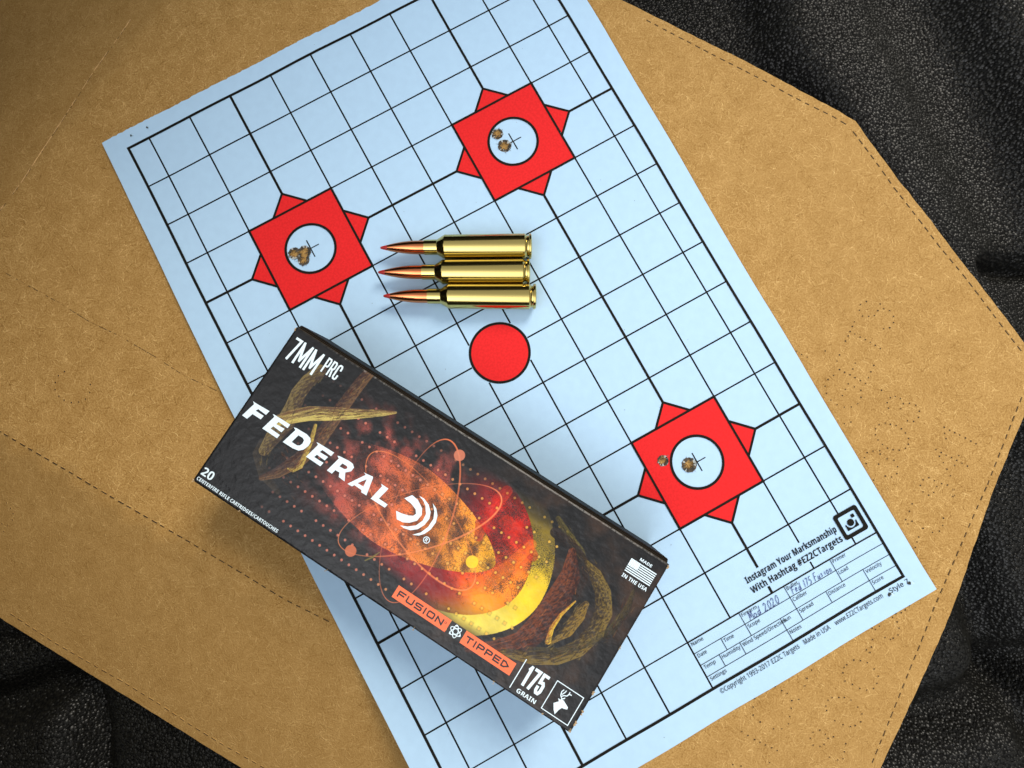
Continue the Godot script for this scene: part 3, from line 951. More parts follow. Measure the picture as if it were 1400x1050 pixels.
	fill(bar(Vector2(5.5, 15) * I, Vector2(10, 15) * I, 0.030 * I), [], 12.7, paper_tri(form, 0.21))
	for r in [15.25, 15.5, 15.75]:
		fill(bar(Vector2(5.5, r) * I, Vector2(10, r) * I, 0.013 * I), [], 12.7, paper_tri(form, 0.21))
	for seg in [[6.7, 15.0, 15.5], [7.77, 15.0, 15.75], [8.87, 15.0, 15.5], [6.13, 15.25, 15.5], [5.94, 15.5, 15.75], [6.42, 15.5, 15.75], [7.38, 15.5, 16.0], [8.47, 15.5, 15.75], [9.36, 15.5, 16.0]]:
		fill(bar(Vector2(seg[0], seg[1]) * I, Vector2(seg[0], seg[2]) * I, 0.013 * I), [], 12.7, paper_tri(form, 0.25))
	put(root, "record_form", form, M.ink)
	var words := MB.new(at)
	for w in [["Name", 5.55, 15.0], ["Date", 5.55, 15.25], ["Temp", 5.55, 15.5], ["Settings", 5.55, 15.75], ["Firearm", 6.73, 15.0], ["Time", 6.16, 15.25], ["Scope", 6.73, 15.25], ["Humidity", 5.97, 15.5], ["Wind Speed/Direction", 6.45, 15.5],
			["Bullet", 7.80, 15.0], ["Caliber", 7.80, 15.25], ["Sun", 7.41, 15.5], ["Spread", 7.80, 15.5], ["Notes", 7.41, 15.75], ["Primer", 8.90, 15.0], ["Load", 8.90, 15.25], ["Distance", 8.50, 15.5], ["Velocity", 9.39, 15.5], ["Score", 9.39, 15.75]]:
		type(w[0], false, Vector2(w[1], w[2] + 0.105) * I, -1.0, 0.075 * I, paper_tri(words, 0.30))
	put(root, "form_words", words, M.ink)
	var foot := MB.new(at)
	for w in [["©Copyright 1993-2017 EZ2C Targets", 5.60, 16.16, 1.83], ["Made in USA", 7.55, 16.16, 0.62], ["www.EZ2CTargets.com", 8.30, 16.16, 1.13], ["Style 7", 9.60, 16.165, 0.44]]:
		type(w[0], false, Vector2(w[1], w[2]) * I, w[3] * I, 0.095 * I, paper_tri(foot, 0.30))
	put(root, "imprint_line", foot, M.ink)
	var tag := MB.new(at)
	type("Instagram Your Marksmanship", true, Vector2(7.15, 14.60) * I, 2.15 * I, 0.135 * I, paper_tri(tag, 0.30))
	type("With Hashtag #EZ2CTargets", true, Vector2(7.15, 14.82) * I, 2.16 * I, 0.135 * I, paper_tri(tag, 0.30))
	put(root, "slogan", tag, M.ink)

	# camera sign
	var icon := MB.new(at)
	var c := Vector2(9.63, 14.575)
	var rr := func(h: float, r: float, shift: Vector2) -> PackedVector2Array:
		var o := PackedVector2Array()
		for q in 4:
			var m := Vector2.from_angle(PI / 4 + q * PI / 2) * S * (h - r)
			for k in 7:
				o.append((c + shift + m + Vector2.from_angle(q * PI / 2 + k * PI / 12) * r) * I)
		return o
	fill(rr.call(0.275, 0.06, Vector2.ZERO), [rr.call(0.195, 0.035, Vector2.ZERO)], 12.7, paper_tri(icon, 0.30))
	var body := rect(Rect2((c + Vector2(-0.13, 0.0)) * I, Vector2(0.26, 0.13) * I))
	fill(body, [circle(c * I, 0.105 * I, 32)], 12.7, paper_tri(icon, 0.30))
	fill(circle(c * I, 0.072 * I, 32), [], 12.7, paper_tri(icon, 0.30))
	fill(rect(Rect2((c + Vector2(0.07, -0.135)) * I, Vector2(0.07, 0.07) * I)), [], 12.7, paper_tri(icon, 0.30))
	put(root, "camera_sign", icon, M.ink)

	# pen notes
	var H := {
		"M": [[0.0, 1.0, 0.12, 0.0, 0.4, 0.75, 0.72, 0.02, 0.85, 1.0]], "o": [[0.6, 0.5, 0.2, 0.5, 0.05, 0.8, 0.3, 1.0, 0.65, 0.85, 0.6, 0.5]], "d": [[0.6, 0.55, 0.2, 0.55, 0.05, 0.85, 0.3, 1.0, 0.6, 0.8, 0.75, 0.0], [0.66, 0.6, 0.7, 1.0]],
		"2": [[0.05, 0.25, 0.3, 0.0, 0.62, 0.2, 0.4, 0.6, 0.0, 1.0, 0.75, 0.92]], "0": [[0.4, 0.0, 0.1, 0.4, 0.15, 0.9, 0.5, 0.98, 0.75, 0.5, 0.65, 0.08, 0.4, 0.0]], "F": [[0.15, 0.05, 0.05, 1.0], [0.1, 0.05, 0.8, 0.0], [0.1, 0.5, 0.6, 0.45]],
		"e": [[0.1, 0.75, 0.6, 0.65, 0.45, 0.45, 0.15, 0.6, 0.15, 0.95, 0.65, 0.9]], "1": [[0.4, 0.05, 0.3, 1.0]], "7": [[0.1, 0.1, 0.7, 0.05, 0.3, 1.0]], "5": [[0.75, 0.0, 0.25, 0.05, 0.15, 0.45, 0.55, 0.45, 0.65, 0.8, 0.1, 1.0]],
		"u": [[0.1, 0.5, 0.12, 0.95, 0.5, 0.95, 0.6, 0.5, 0.65, 1.0]], "s": [[0.55, 0.5, 0.2, 0.6, 0.5, 0.8, 0.1, 1.0]], "i": [[0.3, 0.5, 0.3, 1.0]], "n": [[0.1, 1.0, 0.12, 0.5, 0.5, 0.55, 0.6, 1.0]]}
	for note in [["Mod 2020", 6.84, 15.075, 0.092, 0.165, "pen_note"], ["Fed 175 Fusion", 7.86, 15.075, 0.073, 0.150, "pen_note"]]:
		var pen := MB.new(at)
		var x: float = note[1]
		var step := 0
		for ch in note[0]:
			if ch == " ":
				x += note[3] * 0.7
				continue
			for pts in H[ch]:
				var line := PackedVector2Array()
				for k in range(0, pts.size(), 2):
					line.append(Vector2(x + pts[k] * note[3] + (1.0 - pts[k + 1]) * 0.02, note[2] + pts[k + 1] * note[4] + 0.008 * sin(step * 1.7)) * I)
				var st := stroke(line, 0.30, Geometry2D.JOIN_ROUND, Geometry2D.END_ROUND)
				step += 1
				for solid in st[0]:
					fill(solid, st[1], 12.7, paper_tri(pen, 0.34 + 0.01 * (step % 4)))
			x += note[3] * (1.02 if ch != "i" and ch != "1" else 0.75)
		put(root, note[5], pen, M.pen)

# ---------------------------------------------------------------- cartridges

func lathe(mb: MB, prof: Array, smooth: bool) -> void:
	var n := 72
	for k in prof.size() - 1:
		var a: Vector2 = prof[k]
		var b: Vector2 = prof[k + 1]
		var nor := func(i: int) -> Vector2:
			var p: Vector2 = prof[maxi(i - 1, 0)]
			var q: Vector2 = prof[mini(i + 1, prof.size() - 1)]
			return Vector2(-(q.y - p.y), q.x - p.x).normalized()
		var flat := Vector2(-(b.y - a.y), b.x - a.x).normalized()
		var na: Vector2 = nor.call(k) if smooth else flat
		var nb: Vector2 = nor.call(k + 1) if smooth else flat
		for i in n:
			var s := TAU * i / n
			var t := TAU * (i + 1) / n
			var at := func(p: Vector2, g: float) -> Vector3: return Vector3(p.x, cos(g) * p.y, sin(g) * p.y)
			var p0: Vector3 = at.call(a, s)
			var p1: Vector3 = at.call(b, s)
			var p2: Vector3 = at.call(b, t)
			var p3: Vector3 = at.call(a, t)
			var n0: Vector3 = at.call(na, s)
			var n1: Vector3 = at.call(nb, s)
			var n2: Vector3 = at.call(nb, t)
			var n3: Vector3 = at.call(na, t)
			if b.y > 1e-4: mb.tri(p0, p1, p2, n0, n1, n2)
			if a.y > 1e-4: mb.tri(p0, p2, p3, n0, n2, n3)

func make_cartridge(base: Vector2, tip: Vector2, y: float, label: String) -> void:
	var d := tip - base
	var root := thing("rifle_cartridge", label, "cartridge", Vector3(base.x, y + 6.78, base.y) * MM, -d.angle(), "rifle cartridges laid side by side on the target")
	var L := d.length()
	var s := L / 81.0
	var case_ := MB.new()
	lathe(case_, [Vector2(0, 3.0), Vector2(0, 6.2), Vector2(0.35, 6.7), Vector2(1.25, 6.7), Vector2(1.45, 6.5), Vector2(1.5, 5.75), Vector2(2.3, 5.7), Vector2(3.3, 6.35), Vector2(3.7, 6.72), Vector2(46.2 * s, 6.52), Vector2(46.5 * s, 6.42), Vector2(50.1 * s, 4.25), Vector2(50.4 * s, 4.02), Vector2(57.3 * s, 3.98), Vector2(57.4 * s, 3.6)], false)
	var c := put(root, "brass_case", case_, M.brass)
	var primer := MB.new()
	lathe(primer, [Vector2(0.1, 0.0), Vector2(0.05, 2.2), Vector2(0.25, 2.7), Vector2(0.4, 2.95), Vector2(0.1, 3.0)], false)
	put(c, "primer", primer, M.brass)
	var bullet := MB.new()
	var prof := [Vector2(56.5 * s, 3.6), Vector2(60.5 * s, 3.6)]
	for i in range(1, 19):
		var t := i / 18.0
		prof.append(Vector2(lerpf(60.5, 77.2, t) * s, 3.6 - 2.12 * pow(t, 2.0) - 0.0 * t))
	lathe(bullet, prof, true)
	put(root, "copper_bullet", bullet, M.copper)
	var pt := MB.new()
	var pp := [Vector2(77.15 * s, 1.30), Vector2(77.2 * s, 1.46)]
	for i in range(1, 11):
		var t := i / 10.0
		pp.append(Vector2(lerpf(77.2, 80.7, t) * s, 1.46 - 0.85 * pow(t, 1.2)))
	pp.append(Vector2(80.95 * s, 0.4))
	pp.append(Vector2(81.0 * s, 0.0))
	lathe(pt, pp, true)
	put(root, "polymer_tip", pt, M.tip)

# ---------------------------------------------------------------- cartridge box

var art: Image
var AW := 1216
var AH := 516
const TOP := 1.7
const WALL := 425.0
const SUN := Vector3(0.58, 0.86, -0.78)

func face(p: Vector2, lift: float) -> Vector3:
	return Vector3(p.x - BL / 2.0, BOX_H + lift, p.y - BW / 2.0)

func face_tri(mb: MB, lift: float) -> Callable:
	return func(a: Vector2, b: Vector2, d: Vector2) -> void:
		mb.tri(face(a, lift), face(b, lift), face(d, lift), Vector3.UP, Vector3.UP, Vector3.UP)

func px(x: int, y: int, col: Color, k: float) -> void:
	if x >= 0 and y >= 0 and x < AW and y < AH and k > 0.0:
		art.set_pixel(x, y, art.get_pixel(x, y).lerp(col, minf(k, 1.0)))

# a brush stroke with changing width, lighter along one side
func brush(pts: Array, lit: Color, dark: Color, side: float, gain: float, fibre: FastNoiseLite) -> void:
	var k := AW / BL
	var done := {}
	for i in pts.size() - 1:
		var a := Vector2(pts[i][0], pts[i][1])
		var b := Vector2(pts[i + 1][0], pts[i + 1][1])
		var wa: float = pts[i][2]
		var wb: float = pts[i + 1][2]
		var m := maxf(wa, wb) + 1.0
		var lo := (a.min(b) - Vector2(m, m)) * k
		var hi := (a.max(b) + Vector2(m, m)) * k
		var d := b - a
		for y in range(int(lo.y), int(hi.y) + 1):
			for x in range(int(lo.x), int(hi.x) + 1):
				var p := Vector2(x, y) / k
				var t := clampf((p - a).dot(d) / d.length_squared(), 0.0, 1.0)
				var w := lerpf(wa, wb, t)
				var e := (p - a - d * t).length()
				var s := (p - a).cross(d.normalized()) * side / maxf(w, 0.1)
				var cover := clampf((w - e) * k + 0.5, 0.0, 1.0)
				if cover <= 0.0: continue
				var key := y * AW + x
				if done.has(key) and done[key] >= cover: continue
				done[key] = cover
				var along := fibre.get_noise_2d(s * 9.0 + i * 0.01, (p.x + p.y) * 1.6)
				var rough := fibre.get_noise_2d(p.x * 14.0, p.y * 14.0)
				var shade := clampf(0.5 + s * 0.6 + along * 0.8 + rough * 0.6, 0.0, 1.0)
				px(x, y, dark.lerp(lit, shade), cover * gain * lerpf(1.0, 0.85, absf(rough)))

func orbit(c: Vector2, major: float, minor: float, ang: float, col: Color) -> void:
	var k := AW / BL
	var n := 1500
	for i in n:
		var t := TAU * i / n
		var p := c + Vector2(cos(t) * major, sin(t) * minor).rotated(ang)
		var w := 0.22 + 0.22 * maxf(0.0, sin(t + 0.6))
		var q := p * k
		var r := w * k
		for y in range(int(q.y - r), int(q.y + r) + 2):
			for x in range(int(q.x - r), int(q.x + r) + 2):
				px(x, y, col, clampf(r - Vector2(x, y).distance_to(q) + 0.5, 0.0, 1.0) * 0.2)

func paint() -> void:
	art = Image.create(AW, AH, false, Image.FORMAT_RGB8)
	var k := AW / BL
	var cloud := noise(FastNoiseLite.TYPE_SIMPLEX_SMOOTH, 0.045, 4, 51)
	var patch := noise(FastNoiseLite.TYPE_SIMPLEX_SMOOTH, 0.075, 3, 52)
	var fibre := noise(FastNoiseLite.TYPE_SIMPLEX, 0.25, 2, 53)
	var black := Color8(22, 22, 23)
	var g := RandomNumberGenerator.new()
	g.seed = 99
	for y in AH:
		for x in AW:
			var p := Vector2(x, y) / k
			var n := cloud.get_noise_2d(p.x, p.y)
			var m := patch.get_noise_2d(p.x * 1.1 - p.y * 0.35, p.y * 1.0) * 0.85
			var col := black.lerp(Color8(52, 38, 30), clampf(n * 1.4 + 0.25, 0.0, 1.0) * clampf((p.x - 120.0) / 40.0 + 0.35, 0.0, 1.0))
			var o := Vector2((p.x - 110.0) / 52.5, (p.y - 46.0) / (47.0 if p.y < 46.0 else 38.0))
			var inn := Vector2((p.x - 110.0) / 42.5, (p.y - 46.0) / (38.4 if p.y < 46.0 else 29.5))
			var ro := o.length()
			var ri := inn.length()
			var dust := 0.0
			if p.x > 104.0 and ro < 1.0:
				var amt := clampf((p.x - 104.0) / 18.0, 0.0, 1.0)
				var c2: Color
				if ri > 1.0:
					c2 = Color8(218, 182, 36).lerp(Color8(206, 184, 74), clampf((p.y - 58.0) / 12.0, 0.0, 1.0))
					c2 = c2.lerp(Color8(95, 80, 34), clampf((37.0 - p.y) / 20.0 + n * 0.5, 0.0, 1.0))
					c2 = c2.lerp(Color8(250, 236, 120), clampf(1.0 - Vector2(p.x - 150.0, p.y - 62.0).length() / 12.0, 0.0, 1.0) * 0.6)
					dust = clampf(0.8 - absf(p.y - 30.0) / 14.0 + m * 0.8, 0.0, 0.85)
				else:
					c2 = Color8(196, 30, 18).lerp(Color8(238, 128, 24), clampf((p.x - 128.0) / 22.0 + (p.y - 42.0) / 30.0, 0.0, 1.0))
					c2 = c2.lerp(Color8(214, 160, 30), clampf((p.y - 54.0) / 12.0 + (p.x - 150.0) / 30.0, 0.0, 1.0))
					c2 = c2.lerp(Color8(120, 70, 22), clampf((p.y - 62.0) / 10.0, 0.0, 0.8))
					c2 = c2.lerp(Color8(150, 20, 34), clampf((128.0 - p.x) / 22.0, 0.0, 1.0))
					dust = clampf(0.55 + m * 1.5 - clampf((p.y - 50.0) / 10.0, 0.0, 1.0), 0.0, 0.95)
				amt *= clampf((p.y - 9.0) / 9.0, 0.0, 1.0) * clampf((78.0 - p.y) / 8.0, 0.0, 1.0)
				col = col.lerp(c2, amt)
				dust *= amt
			# low dark red field under the egg
			var low := clampf(1.0 - Vector2((p.x - 108.0) / 30.0, (p.y - 64.0) / 9.0).length(), 0.0, 1.0)
			col = col.lerp(Color8(128, 26, 30), minf(low * 1.6, 0.85))
			# glow on the left
			var lx := clampf((p.x - 38.0) / 22.0, 0.0, 1.0) * clampf((104.0 - p.x) / 12.0 + 0.6, 0.0, 1.0) * clampf((p.y - 9.0) / 14.0 + m * 0.5, 0.0, 1.0) * clampf((70.0 - p.y) / 9.0, 0.0, 1.0)
			if p.x < 116.0:
				var a2 := clampf(0.42 + m * 1.6, 0.0, 0.9) * lx
				col = col.lerp(Color8(158, 70, 60), a2)
				dust = maxf(dust, (0.42 - m * 0.4) * lx)
			# the egg
			var ex := Vector2((p.x - 86.0) / 51.0, (p.y - 44.0) / 20.3).abs()
			var re := pow(ex.x, 1.6) + pow(ex.y, 1.6)
			if re < 1.0 and p.x > 44.0:
				var t := clampf((p.x - 60.0) / 74.0, 0.0, 1.0)
				var c3 := Color8(176, 78, 64).lerp(Color8(222, 112, 48), clampf(t * 2.0, 0.0, 1.0)).lerp(Color8(240, 178, 36), clampf(t * 2.0 - 1.0, 0.0, 1.0))
				c3 = c3.lerp(Color8(70, 34, 28), clampf(0.12 - m * 1.2, 0.0, 0.6))
				col = col.lerp(c3, clampf((p.x - 44.0) / 26.0, 0.0, 1.0) * 0.93)
				dust = clampf(0.42 - m * 0.9, 0.05, 0.8) * clampf((p.x - 40.0) / 20.0, 0.0, 1.0)
				if p.y > 46.0: dust *= 0.75
			if g.randf() < dust * 0.72:
				col = col.lerp(black, 0.55 + 0.35 * g.randf())
			var v := 1.0 + n * 0.22
			art.set_pixel(x, y, Color(col.r * v, col.g * v, col.b * v))
	# beams behind the egg
	brush([[124, 13, 2.5], [122.5, 22, 3], [122, 31, 3], [124, 37, 2]], Color8(222, 52, 26), Color8(150, 26, 20), 1.0, 0.5, fibre)
	brush([[131, 25, 3.2], [140, 27, 4], [149, 31, 2.5]], Color8(226, 56, 24), Color8(150, 30, 20), 1.0, 0.45, fibre)
	brush([[146, 27, 2.2], [142, 42, 3], [137, 54, 3.6], [131, 60, 2.5]], Color8(240, 130, 24), Color8(222, 96, 24), 1.0, 0.55, fibre)
	# lattice of square lights
	for j in range(-4, 6):
		for i in range(-6, 34):
			var c := Vector2(47.7 + 3.98 * i - 0.42 * j, 38.0 + 8.1 * j)
			if j % 2 and false: continue
			var keep := patch.get_noise_2d(c.x * 1.7 + 200.0, c.y * 1.7)
			if keep < -0.33 or c.x < 24.0 or c.x > 158.0 or c.y < 8.0: continue
			var glow := clampf((c.x - 22.0) / 26.0, 0.25, 1.0) * clampf((c.y - 4.0) / 16.0, 0.3, 1.0)
			var hue := Color8(226, 128, 104).lerp(Color8(246, 190, 70), clampf((c.x - 84.0) / 46.0, 0.0, 1.0))
			var r := 0.62
			for y in range(int((c.y - 1.3) * k), int((c.y + 1.3) * k) + 1):
				for x in range(int((c.x - 1.3) * k), int((c.x + 1.3) * k) + 1):
					var q := (Vector2(x, y) / k - c).abs()
					px(x, y, black, clampf(1.25 - maxf(q.x, q.y), 0.0, 1.0) * 0.35 * glow)
					px(x, y, hue, clampf((r - maxf(maxf(q.x, q.y), (q.x + q.y) * 0.74)) * k + 0.5, 0.0, 1.0) * 0.72 * glow)
	# orbits
	var mid := Vector2(97.6, 44.8)
	orbit(mid, 38.0, 13.2, deg_to_rad(-47.5), Color8(232, 132, 82))
	orbit(mid, 38.0, 13.6, deg_to_rad(-103.0), Color8(222, 116, 72))
	orbit(mid, 37.5, 13.4, deg_to_rad(20.0), Color8(236, 132, 74))
	for e in [[97.0, 11.0, 2.6, Color8(198, 116, 88)], [78.7, 73.0, 2.6, Color8(196, 104, 66)], [127.4, 47.8, 2.8, Color8(248, 200, 40)]]:
		for y in range(int((e[1] - 3.0) * k), int((e[1] + 3.0) * k) + 1):
			for x in range(int((e[0] - 3.0) * k), int((e[0] + 3.0) * k) + 1):
				px(x, y, e[3], clampf((e[2] - (Vector2(x, y) / k).distance_to(Vector2(e[0], e[1]))) * k + 0.5, 0.0, 1.0) * 0.9)
	# antlers, upper left
	brush([[16.5, 54, 1.0], [18, 60, 2.0], [26, 66, 2.5], [36, 69, 1.2]], Color8(72, 60, 44), Color8(40, 34, 30), -1.0, 0.6, fibre)
	brush([[41, 1, 2.5], [40, 8, 2.8], [39.5, 16, 3], [39, 26, 3.2], [38.5, 40, 3.6], [36, 52, 3.4], [31, 62, 2.5], [26, 68, 1.2]], Color8(116, 84, 52), Color8(58, 36, 32), 1.0, 0.85, fibre)
	brush([[21, 13, 3], [19, 20, 3.4], [18.5, 27, 3.6], [20, 34, 3.8], [21, 41, 4.4], [20, 50, 3.6], [20, 57, 2.6]], Color8(124, 106, 62), Color8(64, 48, 38), -1.0, 0.9, fibre)
	brush([[18, 42, 2.6], [22, 37.5, 3.2], [28, 32, 3.4], [34, 28.3, 3.3], [42, 23.3, 2.8], [50, 18.2, 2.0], [57, 13.4, 1.4], [61.6, 10.3, 0.5]], Color8(200, 182, 98), Color8(96, 68, 44), -1.0, 0.97, fibre)
	brush([[33.5, 35, 0.8], [35.5, 41, 1.1], [37, 48, 1.2], [38, 54, 1.3], [36.4, 57.4, 0.9], [33.8, 58, 0.3]], Color8(196, 172, 76), Color8(128, 100, 48), 1.0, 0.95, fibre)
	# antlers, lower right
	brush([[150, 11, 1.2], [158, 15, 1.8], [166, 18, 2.0], [171.5, 22, 1.0]], Color8(96, 86, 34), Color8(48, 40, 22), 1.0, 0.8, fibre)
	brush([[152, 17, 2.2], [161, 17.8, 2.6], [169, 21, 2.6], [173, 27, 2.2], [174, 36, 1.6]], Color8(40, 26, 20), Color8(20, 16, 14), 1.0, 0.9, fibre)
	brush([[163, 20, 1.8], [168, 30, 4.6], [168.5, 42, 5.6], [168.0, 54, 5.8], [165, 65, 5.0], [157, 73, 3.6], [146, 80, 1.8]], Color8(112, 56, 30), Color8(46, 22, 18), -1.0, 0.95, fibre)
	brush([[171, 20.5, 1.0], [177, 23, 2.8], [184, 28, 3.6], [188.5, 35, 3.9], [189.5, 44, 3.8], [187, 54, 3.6], [181, 62, 3.4], [172, 68, 3.0], [160, 73, 1.6]], Color8(122, 100, 42), Color8(44, 33, 20), 1.0, 0.92, fibre)
	brush([[180, 36, 1.4], [179.5, 42, 3.2], [178.5, 50, 3.2], [175, 58, 1.4]], Color8(146, 114, 40), Color8(58, 42, 20), 1.0, 0.9, fibre)
	brush([[177.5, 36, 0.7], [175.5, 43, 1.4], [175.2, 52, 1.6], [174.6, 58, 0.5]], Color8(30, 24, 18), Color8(16, 13, 12), 1.0, 0.97, fibre)
	brush([[175.4, 37.5, 0.35], [173, 46, 0.8], [172.6, 53, 1.1], [174.2, 58.6, 1.3]], Color8(222, 186, 54), Color8(150, 90, 30), 1.0, 0.95, fibre)
	brush([[195, 20, 0.8], [196.5, 28, 1.6], [195.2, 40, 1.8], [190, 50, 1.2], [180, 60, 1.6], [168, 66, 0.8]], Color8(74, 64, 30), Color8(36, 30, 20), -1.0, 0.7, fibre)
	var brown := [Color8(120, 52, 26), Color8(64, 26, 20), Color8(28, 16, 14), Color8(168, 96, 40)]
	var olive := [Color8(124, 102, 48), Color8(50, 38, 22), Color8(160, 136, 66), Color8(30, 24, 17)]
	hairs([[166, 24], [168.5, 34], [168.5, 45], [167.5, 56], [164, 66], [150, 76]], 4.6, 150, brown, 0.8, fibre, g)
	hairs([[171, 20.5], [177, 23], [184, 28], [189, 35], [190, 46], [186, 58]], 3.6, 110, olive, 0.7, fibre, g)
	hairs([[180, 36], [179.5, 42], [178.5, 50], [175, 58]], 2.6, 60, olive, 0.7, fibre, g)
	hairs([[150, 11], [158, 15], [166, 18], [176, 20]], 2.6, 60, olive, 0.5, fibre, g)
	hairs([[195, 20], [196.5, 28], [195.2, 40], [188, 54], [176, 64]], 3.0, 70, brown + olive, 0.4, fibre, g)
	hairs([[41, 3], [39.5, 16], [39, 26], [38.5, 40], [36, 52], [31, 62]], 2.6, 100, brown + olive, 0.6, fibre, g)
	hairs([[21, 13], [18.5, 27], [21, 41], [20, 55], [26, 66]], 3.0, 90, olive, 0.6, fibre, g)
	hairs([[20, 40], [28, 32], [34, 28.3], [42, 23.3], [50, 18.2], [57, 13.4]], 2.0, 90, olive, 0.6, fibre, g)
	hairs([[24, 50], [30, 52], [34, 60], [44, 62]], 6.0, 90, brown, 0.4, fibre, g)
	brush([[90, 66.5, 0.2], [88.5, 70, 0.5], [86.5, 73, 0.3]], Color8(150, 138, 60), Color8(90, 80, 40), 1.0, 0.8, fibre)

# many fine hairs of horn along a beam
func hairs(path: Array, spread: float, count: int, tones: Array, gain: float, fibre: FastNoiseLite, g: RandomNumberGenerator) -> void:
	for i in count:
		var s := g.randi_range(0, path.size() - 2)
		var a := Vector2(path[s][0], path[s][1])
		var b := Vector2(path[s + 1][0], path[s + 1][1])
		var t := g.randf()
		var d := (b - a).normalized()
		var c := a.lerp(b, t) + d.orthogonal() * g.randf_range(-1.0, 1.0) * spread
		var l := g.randf_range(0.8, 3.5)
		var tone: Color = tones[g.randi() % tones.size()]
		var e := c + (d + d.orthogonal() * g.randf_range(-0.25, 0.25)) * l
		brush([[c.x, c.y, 0.12], [e.x, e.y, g.randf_range(0.08, 0.26)]], tone, tone.darkened(0.3), 1.0, gain * g.randf_range(0.4, 1.0), fibre)

